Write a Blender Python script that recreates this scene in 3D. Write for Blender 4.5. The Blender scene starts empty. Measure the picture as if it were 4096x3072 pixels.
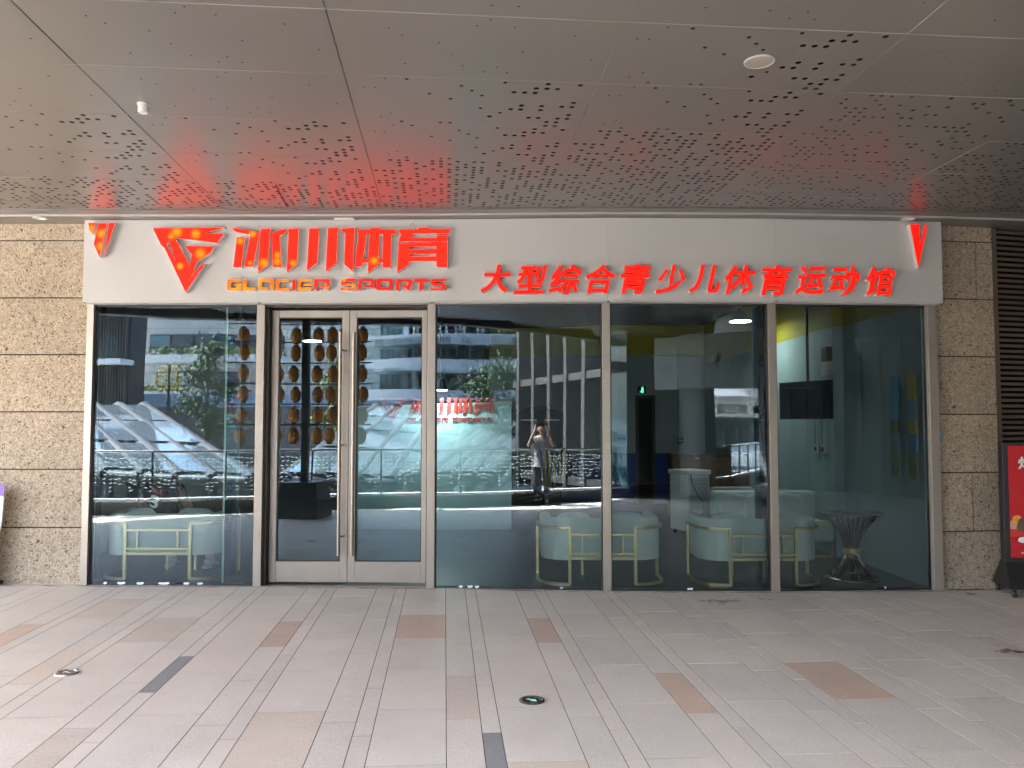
import bpy, bmesh, math, random
from mathutils import Vector, Matrix
from mathutils.bvhtree import BVHTree
random.seed(7)
SC = bpy.context.scene
COL = SC.collection

# ------------------------------------------------------------------ camera, sky, sun, exposure
FPX = 3190.0                                   # focal length in pixels of the 4096 x 3072 photograph
PITCH = math.atan((1698 - 1536) / FPX)
CAM = Vector((0.0, -8.1175, 1.70))
cd = bpy.data.cameras.new('camera'); co = bpy.data.objects.new('camera', cd); COL.objects.link(co)
co.location = CAM; co.rotation_euler = (math.pi / 2 + PITCH, 0, 0)
cd.sensor_width = 36.0; cd.lens = 36.0 * FPX / 4096.0
cd.clip_start = 0.02; cd.clip_end = 900
SC.camera = co

SUN_EL, SUN_AZ = math.radians(57), math.radians(260)     # azimuth clockwise from +Y: the sun stands behind and left of the camera
world = bpy.data.worlds.new('World'); SC.world = world; world.use_nodes = True
wn = world.node_tree; wn.nodes.clear()
sky = wn.nodes.new('ShaderNodeTexSky'); sky.sky_type = 'NISHITA'; sky.sun_disc = False
sky.sun_elevation = SUN_EL; sky.sun_rotation = SUN_AZ
SC.view_settings.use_white_balance = True; SC.view_settings.white_balance_temperature = 6720
sky.air_density = 1.0; sky.dust_density = 4.0; sky.ozone_density = 0.6
bg = wn.nodes.new('ShaderNodeBackground'); bg.inputs['Strength'].default_value = 0.15
wo = wn.nodes.new('ShaderNodeOutputWorld')
wn.links.new(sky.outputs[0], bg.inputs[0]); wn.links.new(bg.outputs[0], wo.inputs[0])
sl = bpy.data.lights.new('sun', 'SUN'); sl.energy = 5.0; sl.angle = math.radians(0.5); sl.color = (1.0, 0.95, 0.87)
so = bpy.data.objects.new('sun', sl); COL.objects.link(so)
sdir = Vector((math.sin(SUN_AZ) * math.cos(SUN_EL), math.cos(SUN_AZ) * math.cos(SUN_EL), math.sin(SUN_EL)))
so.rotation_euler = sdir.to_track_quat('Z', 'Y').to_euler(); so.location = (0, -20, 30)

SC.render.engine = 'CYCLES'
SC.view_settings.view_transform = 'Standard'; SC.view_settings.look = 'None'
SC.view_settings.exposure = 4.0; SC.view_settings.gamma = 1.0
SC.view_settings.use_curve_mapping = False
cy = SC.cycles
cy.use_denoising = True
cy.use_adaptive_sampling = True; cy.adaptive_threshold = 0.02
cy.max_bounces = 9; cy.diffuse_bounces = 5; cy.glossy_bounces = 5; cy.transmission_bounces = 6; cy.transparent_max_bounces = 16
cy.caustics_reflective = False; cy.caustics_refractive = False
cy.sample_clamp_indirect = 6.0
cy.time_limit = 900

# ------------------------------------------------------------------ measuring helpers
_cp, _sp = math.cos(PITCH), math.sin(PITCH)
def ray(x, y):
    u = (x - 2048) / FPX; v = (y - 1536) / FPX
    return Vector((u, _cp + _sp * v, _sp - _cp * v))
def at(x, y, Y):                               # the point of the plane Y that the photograph shows at pixel x, y
    d = ray(x, y); return CAM + d * ((Y - CAM.y) / d.y)
def atz(x, y, Z):
    d = ray(x, y); return CAM + d * ((Z - CAM.z) / d.z)
def proj(p):
    q = Vector(p) - CAM
    z = q.y * _cp + q.z * _sp; w = -q.y * _sp + q.z * _cp
    if z < 0.05: return None
    return 2048 + FPX * q.x / z, 1536 - FPX * w / z
def zf(x): return -0.0075 * (x - 1.0)          # the paving falls gently to the right
GA = math.atan(268 / FPX)                      # paving and soffit grid, turned against the shop front
def g2w(u, v): return Vector((u * math.cos(GA) - v * math.sin(GA), u * math.sin(GA) + v * math.cos(GA), 0))
def w2g(p): return (p[0] * math.cos(GA) + p[1] * math.sin(GA), -p[0] * math.sin(GA) + p[1] * math.cos(GA))

# ------------------------------------------------------------------ object helpers
def tag(o, label=None, cat=None, group=None, kind=None):
    if label: o['label'] = label
    if cat: o['category'] = cat
    if group: o['group'] = group
    if kind: o['kind'] = kind
    return o
def empty(name, loc=(0, 0, 0), rz=0.0, label=None, cat=None, group=None, kind=None):
    o = bpy.data.objects.new(name, None); COL.objects.link(o)
    o.location = loc; o.rotation_euler = (0, 0, rz); o.empty_display_size = 0.2
    return tag(o, label, cat, group, kind)
def link(name, me, mat=None, parent=None):
    if mat is not None and not me.materials: me.materials.append(mat)
    o = bpy.data.objects.new(name, me); COL.objects.link(o)
    if parent: o.parent = parent
    return o
def copy_tree(o, parent=None):
    c = o.copy(); COL.objects.link(c)
    if parent: c.parent = parent
    for ch in list(o.children): copy_tree(ch, c)
    return c

class MB:
    def __init__(s): s.v = []; s.f = []
    def add(s, vs, fs):
        n = len(s.v); s.v += [tuple(p) for p in vs]; s.f += [tuple(i + n for i in f) for f in fs]; return s
    def box(s, x0, x1, y0, y1, z0, z1):
        return s.add([(x0,y0,z0),(x1,y0,z0),(x1,y1,z0),(x0,y1,z0),(x0,y0,z1),(x1,y0,z1),(x1,y1,z1),(x0,y1,z1)],
                     [(0,3,2,1),(4,5,6,7),(0,1,5,4),(1,2,6,5),(2,3,7,6),(3,0,4,7)])
    def hexa(s, b, t):                          # four bottom and four top corners
        return s.add(list(b) + list(t), [(0,3,2,1),(4,5,6,7),(0,1,5,4),(1,2,6,5),(2,3,7,6),(3,0,4,7)])
    def obox(s, c, size, rz=0.0, rx=0.0, ry=0.0):
        m = Matrix.Rotation(rz, 3, 'Z') @ Matrix.Rotation(ry, 3, 'Y') @ Matrix.Rotation(rx, 3, 'X')
        hx, hy, hz = [k / 2 for k in size]; c = Vector(c)
        vs = [c + m @ Vector((a*hx, b*hy, d*hz)) for d in (-1, 1) for a, b in ((-1,-1),(1,-1),(1,1),(-1,1))]
        return s.add(vs, [(0,3,2,1),(4,5,6,7),(0,1,5,4),(1,2,6,5),(2,3,7,6),(3,0,4,7)])
    def quad(s, a, b, c, d): return s.add([a, b, c, d], [(0, 1, 2, 3)])
    def tube(s, path, r, n=8, closed=False, rot=0.0, flat=1.0):
        path = [Vector(p) for p in path]; m = len(path); rings = []
        rr = r if isinstance(r, (list, tuple)) else [r] * m
        up = Vector((0, 0, 1)); prev = None
        for i, p in enumerate(path):
            a = path[(i - 1) % m] if (i > 0 or closed) else p
            b = path[(i + 1) % m] if (i < m - 1 or closed) else p
            t = (b - a).normalized() if (b - a).length > 1e-9 else Vector((0, 0, 1))
            if prev is None:
                ref = up if abs(t.z) < 0.9 else Vector((0, 1, 0))
                nx = t.cross(ref).normalized()
            else:
                nx = (prev - t * prev.dot(t))
                nx = nx.normalized() if nx.length > 1e-6 else t.orthogonal().normalized()
            prev = nx; ny = t.cross(nx)
            rings.append([p + (nx * math.cos(rot + 2*math.pi*k/n) + ny * math.sin(rot + 2*math.pi*k/n) * flat) * rr[i] for k in range(n)])
        vs = [q for rg in rings for q in rg]; fs = []
        for i in range(m - 1 + (1 if closed else 0)):
            j = (i + 1) % m
            for k in range(n):
                l = (k + 1) % n; fs.append((i*n+k, i*n+l, j*n+l, j*n+k))
        if not closed: fs += [tuple(range(n))[::-1], tuple((m-1)*n + k for k in range(n))]
        return s.add(vs, fs)
    def bar(s, path, w): return s.tube(path, w * 0.7071, 4, rot=math.pi/4)
    def lathe(s, prof, n=16, c=(0, 0, 0), cap=True):
        vs = []; fs = []
        for r, z in prof:
            for k in range(n):
                a = 2*math.pi*k/n; vs.append((c[0] + r*math.cos(a), c[1] + r*math.sin(a), c[2] + z))
        for i in range(len(prof) - 1):
            for k in range(n):
                l = (k+1) % n; fs.append((i*n+k, i*n+l, (i+1)*n+l, (i+1)*n+k))
        if cap: fs += [tuple(range(n))[::-1], tuple((len(prof)-1)*n + k for k in range(n))]
        return s.add(vs, fs)
    def ball(s, c, r, n=10, m=6):
        rx, ry, rz = r if isinstance(r, (tuple, list)) else (r, r, r); vs = []; fs = []
        for i in range(m + 1):
            t = math.pi * i / m
            for k in range(n):
                a = 2*math.pi*k/n
                vs.append((c[0] + rx*math.sin(t)*math.cos(a), c[1] + ry*math.sin(t)*math.sin(a), c[2] - rz*math.cos(t)))
        for i in range(m):
            for k in range(n):
                l = (k+1) % n; fs.append((i*n+k, i*n+l, (i+1)*n+l, (i+1)*n+k))
        return s.add(vs, fs)
    def prism(s, poly, z0, z1):                 # convex or simple plan polygon
        n = len(poly); vs = [(x, y, z0) for x, y in poly] + [(x, y, z1) for x, y in poly]
        fs = [tuple(range(n))[::-1], tuple(range(n, 2*n))] + [(k, (k+1) % n, n + (k+1) % n, n + k) for k in range(n)]
        return s.add(vs, fs)
    def mesh(s, name, off=None):
        me = bpy.data.meshes.new(name)
        vs = s.v if off is None else [(x - off[0], y - off[1], z - off[2]) for x, y, z in s.v]
        me.from_pydata(vs, [], s.f); me.validate(); me.update()
        return me
    def build(s, name, mat, parent=None, smooth=False, bevel=0.0, off=None):
        """off: world position of the parent when the shape was written in world coordinates"""
        me = s.mesh(name, off)
        bm = bmesh.new(); bm.from_mesh(me)
        bmesh.ops.remove_doubles(bm, verts=bm.verts, dist=1e-6) if smooth else None
        bmesh.ops.recalc_face_normals(bm, faces=bm.faces); bm.to_mesh(me); bm.free()
        if smooth:
            for p in me.polygons: p.use_smooth = True
            try: me.set_sharp_from_angle(angle=math.radians(50))
            except Exception: pass
        o = link(name, me, mat, parent)
        if bevel > 0:
            b = o.modifiers.new('edge', 'BEVEL'); b.width = bevel; b.segments = 2; b.limit_method = 'ANGLE'
        return o

def fill_mesh(name, loops):                    # flat filled mesh (x, y) of closed outlines, inner ones cut holes
    cu = bpy.data.curves.new(name, 'CURVE'); cu.dimensions = '2D'; cu.fill_mode = 'BOTH'
    for lp in loops:
        sp = cu.splines.new('POLY'); sp.points.add(len(lp) - 1); sp.use_cyclic_u = True
        for i, p in enumerate(lp): sp.points[i].co = (p[0], p[1], 0, 1)
    o = bpy.data.objects.new(name, cu); COL.objects.link(o)
    dg = bpy.context.evaluated_depsgraph_get()
    me = bpy.data.meshes.new_from_object(o.evaluated_get(dg))
    bpy.data.objects.remove(o); bpy.data.curves.remove(cu); me.name = name
    return me
def text_mesh(body, offset=0.0, shear=0.0, space=1.0):
    cu = bpy.data.curves.new('text', 'FONT'); cu.body = body; cu.size = 1.0; cu.offset = offset; cu.shear = shear
    cu.resolution_u = 4; cu.space_character = space
    o = bpy.data.objects.new('text', cu); COL.objects.link(o)
    dg = bpy.context.evaluated_depsgraph_get()
    me = bpy.data.meshes.new_from_object(o.evaluated_get(dg))
    bpy.data.objects.remove(o); bpy.data.curves.remove(cu)
    return me
def fit(me, x0, x1, y0, y1):
    xs = [v.co.x for v in me.vertices]; ys = [v.co.y for v in me.vertices]
    ax, bx, ay, by = min(xs), max(xs), min(ys), max(ys)
    for v in me.vertices:
        v.co.x = x0 + (v.co.x - ax) / (bx - ax) * (x1 - x0); v.co.y = y0 + (v.co.y - ay) / (by - ay) * (y1 - y0)
    return me
def letter(name, me, tf, depth, side, face, parent, proud=0.0015):
    """me: flat mesh in x, y.  tf(x, y, t) gives the position in the parent's frame, t metres in front of the board."""
    bm = bmesh.new(); bm.from_mesh(me); bmesh.ops.remove_doubles(bm, verts=bm.verts, dist=1e-5)
    bnd = [(e.verts[0].co.copy(), e.verts[1].co.copy()) for e in bm.edges if len(e.link_faces) == 1]
    tris = [[v.co.copy() for v in f.verts] for f in bm.faces]
    bm.free(); bpy.data.meshes.remove(me)
    s = MB()
    for a, b in bnd: s.quad(tf(a.x, a.y, 0), tf(b.x, b.y, 0), tf(b.x, b.y, depth), tf(a.x, a.y, depth))
    body = s.build(name, side, parent)
    f = MB()
    for t in tris: f.add([tf(p.x, p.y, depth + proud) for p in t], [tuple(range(len(t)))])
    f.build(name + '_face', face, body)
    return body
def flat_text(name, body, tf, mat, parent, box, offset=0.01, shear=0.0):
    me = fit(text_mesh(body, offset, shear), *box)
    m = MB()
    for p in me.polygons: m.add([tf(me.vertices[i].co.x, me.vertices[i].co.y) for i in p.vertices], [tuple(range(len(p.vertices)))])
    bpy.data.meshes.remove(me)
    return m.build(name, mat, parent)

# ------------------------------------------------------------------ materials
def nodes(name):
    m = bpy.data.materials.new(name); m.use_nodes = True
    nt = m.node_tree; b = nt.nodes['Principled BSDF']
    return m, nt, b
def setp(b, rough, metal=0.0, spec=0.5):
    b.inputs['Roughness'].default_value = rough; b.inputs['Metallic'].default_value = metal
    b.inputs['Specular IOR Level'].default_value = spec
def N(nt, t, **kw):
    n = nt.nodes.new(t)
    for k, v in kw.items():
        if k in n.inputs: n.inputs[k].default_value = v
        else: setattr(n, k, v)
    return n
def ramp(nt, src, stops):
    r = nt.nodes.new('ShaderNodeValToRGB'); e = r.color_ramp.elements
    while len(e) < len(stops): e.new(0.5)
    for i, (p, c) in enumerate(stops):
        e[i].position = p; e[i].color = (c, c, c, 1) if not isinstance(c, tuple) else (c + (1,))[:4]
    nt.links.new(src, r.inputs[0]); return r.outputs[0]
def mixc(nt, fac, a, b, mode='MIX'):
    n = nt.nodes.new('ShaderNodeMix'); n.data_type = 'RGBA'; n.blend_type = mode
    for sock, val in ((n.inputs[0], fac), (n.inputs[6], a), (n.inputs[7], b)):
        if hasattr(val, 'is_linked'): nt.links.new(val, sock)
        elif isinstance(val, tuple): sock.default_value = (val + (1,))[:4]
        else: sock.default_value = val
    return n.outputs[2]
def wpos(nt): return nt.nodes.new('ShaderNodeNewGeometry').outputs['Position']
def pbr(name, col, rough=0.5, metal=0.0, spec=0.5, var=0.10, vs=3.0, fine=0.0, fs=120.0, bump=0.0, bs=80.0, rvar=0.08, rnd=0.0):
    m, nt, b = nodes(name); setp(b, rough, metal, spec); pos = wpos(nt)
    n1 = N(nt, 'ShaderNodeTexNoise', Scale=vs, Detail=5.0, Roughness=0.6); nt.links.new(pos, n1.inputs['Vector'])
    lo = tuple(c * (1 - var) for c in col); hi = tuple(min(1, c * (1 + var)) for c in col)
    c = mixc(nt, ramp(nt, n1.outputs[0], [(0.3, 0.0), (0.7, 1.0)]), lo, hi)
    if fine:
        n2 = N(nt, 'ShaderNodeTexNoise', Scale=fs, Detail=2.0); nt.links.new(pos, n2.inputs['Vector'])
        c = mixc(nt, 1.0, c, ramp(nt, n2.outputs[0], [(0.3, 1 - fine), (0.7, 1 + fine * 0.3)]), 'MULTIPLY')
    if rnd:
        oi = nt.nodes.new('ShaderNodeObjectInfo')
        c = mixc(nt, 1.0, c, ramp(nt, oi.outputs['Random'], [(0.0, 1 - rnd), (1.0, 1.0)]), 'MULTIPLY')
    nt.links.new(c, b.inputs['Base Color'])
    mr = N(nt, 'ShaderNodeMapRange'); nt.links.new(n1.outputs[0], mr.inputs[0])
    mr.inputs[3].default_value = max(0.02, rough - rvar); mr.inputs[4].default_value = min(1, rough + rvar)
    nt.links.new(mr.outputs[0], b.inputs['Roughness'])
    if bump:
        n3 = N(nt, 'ShaderNodeTexNoise', Scale=bs, Detail=4.0); nt.links.new(pos, n3.inputs['Vector'])
        bp = N(nt, 'ShaderNodeBump', Strength=bump, Distance=0.01); nt.links.new(n3.outputs[0], bp.inputs['Height'])
        nt.links.new(bp.outputs[0], b.inputs['Normal'])
    return m
def emit(name, col, strength):
    m, nt, b = nodes(name); b.inputs['Base Color'].default_value = tuple(c * .55 for c in col) + (1,)
    b.inputs['Emission Color'].default_value = col + (1,); b.inputs['Emission Strength'].default_value = strength
    return m
def glass(name, tint, ior=2.2, wave=0.0, wscale=0.7):
    m = bpy.data.materials.new(name); m.use_nodes = True; nt = m.node_tree; nt.nodes.clear()
    out = nt.nodes.new('ShaderNodeOutputMaterial'); mx = nt.nodes.new('ShaderNodeMixShader')
    tr = nt.nodes.new('ShaderNodeBsdfTransparent'); tr.inputs[0].default_value = tint + (1,)
    gl = nt.nodes.new('ShaderNodeBsdfGlossy'); gl.inputs['Roughness'].default_value = 0.0
    gl.inputs[0].default_value = (0.62, 0.765, 0.91, 1)
    fr = nt.nodes.new('ShaderNodeFresnel'); fr.inputs['IOR'].default_value = ior
    if wave:
        n = N(nt, 'ShaderNodeTexNoise', Scale=wscale, Detail=1.5); nt.links.new(wpos(nt), n.inputs['Vector'])
        bp = N(nt, 'ShaderNodeBump', Strength=1.0, Distance=wave); nt.links.new(n.outputs[0], bp.inputs['Height'])
        nt.links.new(bp.outputs[0], gl.inputs['Normal'])
    nt.links.new(fr.outputs[0], mx.inputs[0]); nt.links.new(tr.outputs[0], mx.inputs[1]); nt.links.new(gl.outputs[0], mx.inputs[2])
    nt.links.new(mx.outputs[0], out.inputs[0]); return m

def granite(name, col, grain, amt, rnd=0.10, stain=0.10):
    m, nt, b = nodes(name); setp(b, 0.55, 0, 0.4); pos = wpos(nt)
    n = N(nt, 'ShaderNodeTexNoise', Scale=170.0, Detail=3.0, Roughness=0.7); nt.links.new(pos, n.inputs['Vector'])
    c = mixc(nt, ramp(nt, n.outputs[0], [(0.38, 0.0), (0.58, 1.0)]), tuple(k * (1 - amt) for k in col), col)
    v = N(nt, 'ShaderNodeTexVoronoi', Scale=95.0); nt.links.new(pos, v.inputs['Vector'])
    c = mixc(nt, ramp(nt, v.outputs['Distance'], [(0.10, 0.75), (0.22, 0.0)]), c, grain)
    oi = nt.nodes.new('ShaderNodeObjectInfo')
    c = mixc(nt, 1.0, c, ramp(nt, oi.outputs['Random'], [(0.0, (1 - rnd, 1 - rnd * 1.02, 1 - rnd * 1.05)), (0.5, (0.97, 0.965, 0.96)), (1.0, (1.0, 0.985, 0.965))]), 'MULTIPLY')
    s = N(nt, 'ShaderNodeTexNoise', Scale=1.7, Detail=7.0, Roughness=0.65); nt.links.new(pos, s.inputs['Vector'])
    c = mixc(nt, 1.0, c, ramp(nt, s.outputs[0], [(0.33, (1 - stain, 1 - stain, 1 - stain * 1.1)), (0.62, 1.0)]), 'MULTIPLY')
    d = N(nt, 'ShaderNodeTexNoise', Scale=9.0, Detail=6.0, Roughness=0.8, Distortion=0.6); nt.links.new(pos, d.inputs['Vector'])
    c = mixc(nt, 1.0, c, ramp(nt, d.outputs[0], [(0.24, 0.72), (0.31, 1.0)]), 'MULTIPLY')
    nt.links.new(c, b.inputs['Base Color'])
    bp = N(nt, 'ShaderNodeBump', Strength=0.25, Distance=0.002); nt.links.new(n.outputs[0], bp.inputs['Height']); nt.links.new(bp.outputs[0], b.inputs['Normal'])
    return m
def travertine(name):
    m, nt, b = nodes(name); setp(b, 0.8, 0, 0.25); pos = wpos(nt)
    oi = nt.nodes.new('ShaderNodeObjectInfo')
    n = N(nt, 'ShaderNodeTexNoise', Scale=36.0, Detail=5.0, Roughness=0.68, Distortion=1.6); nt.links.new(pos, n.inputs['Vector'])
    base = mixc(nt, ramp(nt, n.outputs[0], [(0.40, 0.0), (0.60, 1.0)]), (0.37, 0.295, 0.22), (0.65, 0.545, 0.435))
    p = N(nt, 'ShaderNodeTexNoise', Scale=26.0, Detail=4.0, Roughness=0.6, Distortion=2.6); nt.links.new(pos, p.inputs['Vector'])
    pit = ramp(nt, p.outputs[0], [(0.385, 1.0), (0.425, 0.0)])
    c = mixc(nt, pit, base, (0.105, 0.068, 0.040))
    c = mixc(nt, 1.0, c, ramp(nt, oi.outputs['Random'], [(0.0, (0.88, 0.88, 0.88)), (1.0, (1.0, 0.99, 0.97))]), 'MULTIPLY')
    s = N(nt, 'ShaderNodeTexNoise', Scale=1.4, Detail=4.0); nt.links.new(pos, s.inputs['Vector'])
    c = mixc(nt, 1.0, c, ramp(nt, s.outputs[0], [(0.3, 0.85), (0.65, 1.0)]), 'MULTIPLY')
    nt.links.new(c, b.inputs['Base Color'])
    bp = N(nt, 'ShaderNodeBump', Strength=0.6, Distance=0.006)
    h = mixc(nt, pit, n.outputs[0], (0.0, 0.0, 0.0)); nt.links.new(h, bp.inputs['Height']); nt.links.new(bp.outputs[0], b.inputs['Normal'])
    return m

M = {}
M['paver'] = granite('paver_granite', (0.82, 0.748, 0.67), (0.52, 0.47, 0.42), 0.24)
M['paver_pink'] = granite('paver_pink_granite', (0.76, 0.585, 0.465), (0.46, 0.33, 0.25), 0.34, 0.10)
M['paver_beige'] = granite('paver_beige_granite', (0.78, 0.675, 0.575), (0.50, 0.42, 0.35), 0.28, 0.08)
M['paver_dark'] = granite('paver_dark_granite', (0.34, 0.34, 0.345), (0.19, 0.19, 0.195), 0.3, 0.05)
M['grout'] = pbr('grout', (0.12, 0.105, 0.09), 0.9, var=0.3, vs=6)
M['stone'] = travertine('travertine')
M['joint'] = pbr('stone_joint', (0.035, 0.028, 0.02), 0.9)
M['soffit'] = pbr('soffit_metal', (0.170, 0.158, 0.150), 0.30, 0.0, 0.75, var=0.02, vs=0.5, rvar=0.0, rnd=0.05)
M['soffit_edge'] = pbr('soffit_edge', (0.44, 0.415, 0.40), 0.4, 0.0, 0.6, var=0.05)
M['lit_edge'] = pbr('painted_lit_edge', (0.33, 0.31, 0.295), 0.5, 0, 0.5, var=0.15, vs=1.5)  # pale tone stands for light caught on the panel edges
M['void'] = pbr('void_black', (0.012, 0.011, 0.010), 0.95)
M['sign_white'] = pbr('sign_panel_white', (0.535, 0.53, 0.528), 0.42, 0, 0.4, var=0.03, vs=1.2)
M['return'] = pbr('letter_return', (0.66, 0.65, 0.63), 0.4, 0.0, 0.5, var=0.05)
M['alu'] = pbr('champagne_aluminium', (0.40, 0.355, 0.315), 0.36, 0.55, 0.5, var=0.06, vs=2.5, fine=0.04, fs=60, rvar=0.06)
M['alu_dark'] = pbr('dark_reveal', (0.045, 0.035, 0.028), 0.5)
M['steel'] = pbr('brushed_steel', (0.30, 0.265, 0.235), 0.38, 0.8, var=0.08, vs=6)
M['white_plastic'] = pbr('white_plastic', (0.72, 0.71, 0.68), 0.4, var=0.04)
M['gold'] = pbr('brass_frame', (0.62, 0.53, 0.27), 0.34, 0.75, var=0.1, vs=5)
M['bronze'] = pbr('bronze_wire', (0.25, 0.195, 0.115), 0.28, 0.85, var=0.1)
M['mint'] = pbr('mint_leather', (0.63, 0.755, 0.66), 0.45, 0, 0.5, var=0.06, vs=4, bump=0.1, bs=120)
M['mint_cloth'] = pbr('mint_cushion', (0.66, 0.75, 0.71), 0.75, var=0.08, vs=9, bump=0.2, bs=60)
M['grey_leather'] = pbr('grey_leather', (0.34, 0.37, 0.385), 0.5, var=0.08)
M['black'] = pbr('black_paint', (0.018, 0.018, 0.020), 0.4, var=0.15)
M['black_cloth'] = pbr('black_cloth', (0.022, 0.023, 0.026), 0.85, var=0.2, vs=12, bump=0.2, bs=90)
M['louvre'] = pbr('brown_louvre', (0.155, 0.115, 0.09), 0.45, 0.2, var=0.08)
M['floor_in'] = pbr('grey_vinyl_floor', (0.062, 0.068, 0.072), 0.33, 0, 0.5, var=0.15, vs=2)
M['wall_grey'] = pbr('grey_blue_wall', (0.36, 0.40, 0.42), 0.7, var=0.05)
M['wall_teal'] = pbr('pale_teal_wall', (0.38, 0.50, 0.51), 0.65, var=0.05)
M['wall_yellow'] = pbr('yellow_wall', (0.50, 0.42, 0.03), 0.7, var=0.06)
M['wall_blue'] = pbr('blue_wall', (0.022, 0.05, 0.25), 0.6, var=0.08)
M['ceil_in'] = pbr('dark_ceiling', (0.035, 0.034, 0.04), 0.8)
M['recep'] = pbr('pale_blue_panel', (0.50, 0.78, 0.82), 0.35, var=0.03)
M['red_paint'] = pbr('red_acrylic', (0.55, 0.035, 0.03), 0.35, var=0.05)
M['wood'] = pbr('brown_cabinet', (0.13, 0.075, 0.05), 0.45, var=0.25, vs=7)
M['skin'] = pbr('skin', (0.52, 0.33, 0.24), 0.55, var=0.08, vs=15)
M['hair'] = pbr('black_hair', (0.014, 0.012, 0.011), 0.5, var=0.3, vs=60, bump=0.4, bs=200)
M['shirt'] = pbr('pale_grey_shirt', (0.30, 0.31, 0.33), 0.85, var=0.08, vs=8)
M['white_cloth'] = pbr('white_cloth', (0.72, 0.72, 0.72), 0.85, var=0.06, vs=8)
M['grey_cloth'] = pbr('grey_trousers', (0.055, 0.058, 0.065), 0.85, var=0.15)
M['blue_cloth'] = pbr('blue_mask', (0.30, 0.42, 0.62), 0.8, var=0.06)
M['orange_print'] = pbr('orange_print', (0.75, 0.16, 0.05), 0.7, var=0.03)
M['mint_print'] = pbr('mint_print', (0.82, 0.93, 0.88), 0.7, var=0.03)
M['paper'] = pbr('white_paper', (0.82, 0.84, 0.86), 0.8, var=0.03)
M['lantern'] = pbr('orange_lantern', (0.78, 0.34, 0.06), 0.6, var=0.25, vs=25)
M['lantern_y'] = pbr('yellow_lantern', (0.72, 0.52, 0.08), 0.6, var=0.15)
M['tube'] = pbr('grey_steel_tube', (0.055, 0.052, 0.055), 0.5, 0.1, var=0.1)
M['white_paint'] = pbr('white_paint', (0.78, 0.78, 0.77), 0.6, var=0.06, vs=1)
M['leaf'] = pbr('leaf', (0.060, 0.10, 0.035), 0.65, var=0.45, vs=5)
M['leaf_y'] = pbr('leaf_light', (0.13, 0.16, 0.03), 0.65, var=0.4, vs=5)
M['bark'] = pbr('bark', (0.10, 0.075, 0.055), 0.9, var=0.3, vs=20)
M['kerb'] = pbr('dark_kerb', (0.10, 0.095, 0.09), 0.6, var=0.1)
M['ground'] = pbr('lower_plaza_stone', (0.30, 0.29, 0.275), 0.8, var=0.15, vs=0.8)
M['hoard'] = pbr('blue_hoarding', (0.19, 0.28, 0.40), 0.5, var=0.08)
M['bluegrey'] = pbr('blue_sticker', (0.10, 0.36, 0.58), 0.4, var=0.05)
M['chrome'] = pbr('chrome', (0.62, 0.62, 0.60), 0.18, 1.0, var=0.05)
M['curtain'] = pbr('dark_cladding', (0.055, 0.045, 0.045), 0.6, var=0.2)
M['wing'] = pbr('wing_cladding', (0.14, 0.145, 0.15), 0.6, var=0.12)
M['brown_col'] = pbr('bronze_column', (0.10, 0.08, 0.07), 0.45, 0.2, var=0.1)
M['tea'] = pbr('dark_tinted_glass', (0.03, 0.045, 0.055), 0.06, 0, 1.0, var=0.1)
M['tea2'] = pbr('teal_curtain_glass', (0.07, 0.155, 0.175), 0.08, 0, 1.0, var=0.25, vs=0.4)
M['skyglass'] = pbr('skylight_glass', (0.42, 0.48, 0.54), 0.03, 0.75, 1.0, var=0.03)
def stonewall():
    m, nt, b = nodes('pale_stone_cladding'); setp(b, 0.8)
    br = N(nt, 'ShaderNodeTexBrick', Scale=1.0); br.inputs['Color1'].default_value = (0.56, 0.54, 0.50, 1); br.inputs['Color2'].default_value = (0.48, 0.465, 0.43, 1)
    br.inputs['Mortar'].default_value = (0.24, 0.235, 0.22, 1); br.inputs['Mortar Size'].default_value = 0.02
    br.inputs['Brick Width'].default_value = 1.2; br.inputs['Row Height'].default_value = 0.5
    mp = N(nt, 'ShaderNodeMapping'); mp.inputs['Rotation'].default_value = (math.pi/2, 0, 0)
    nt.links.new(wpos(nt), mp.inputs[0]); nt.links.new(mp.outputs[0], br.inputs['Vector']); nt.links.new(br.outputs[0], b.inputs['Base Color'])
    return m
M['cladding'] = stonewall()
M['pane'] = glass('shop_glass', (0.94, 0.98, 0.975), 1.74, 0.0032, 0.55)
M['door_pane'] = glass('door_glass', (0.86, 0.92, 0.915), 1.90, 0.0032, 0.6)
M['clear'] = glass('balustrade_glass', (0.86, 0.92, 0.91), 1.35)
M['fin_glass'] = glass('fin_glass', (0.80, 0.92, 0.88), 1.5)
M['fin_edge'] = pbr('glass_edge', (0.40, 0.68, 0.58), 0.2, 0, 0.8, var=0.1, vs=3)
M['sofalamp'] = emit('lamp_white', (0.86, 1.0, 0.98), 5.0)
M['wash'] = emit('wash_lamp', (0.75, 0.98, 1.0), 16.0)
M['tube_lamp'] = emit('tube_lamp', (0.86, 0.95, 1.0), 2.5)
M['exit_green'] = emit('exit_green', (0.05, 0.8, 0.30), 0.25)
M['arrow_green'] = emit('arrow_green', (0.30, 0.75, 0.52), 0.06)
M['screen_red'] = emit('red_screen', (0.62, 0.014, 0.022), 0.010)
M['fairy'] = emit('fairy_bulb', (1.0, 0.97, 0.9), 0.45)
LED_ON = 0.105
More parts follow.
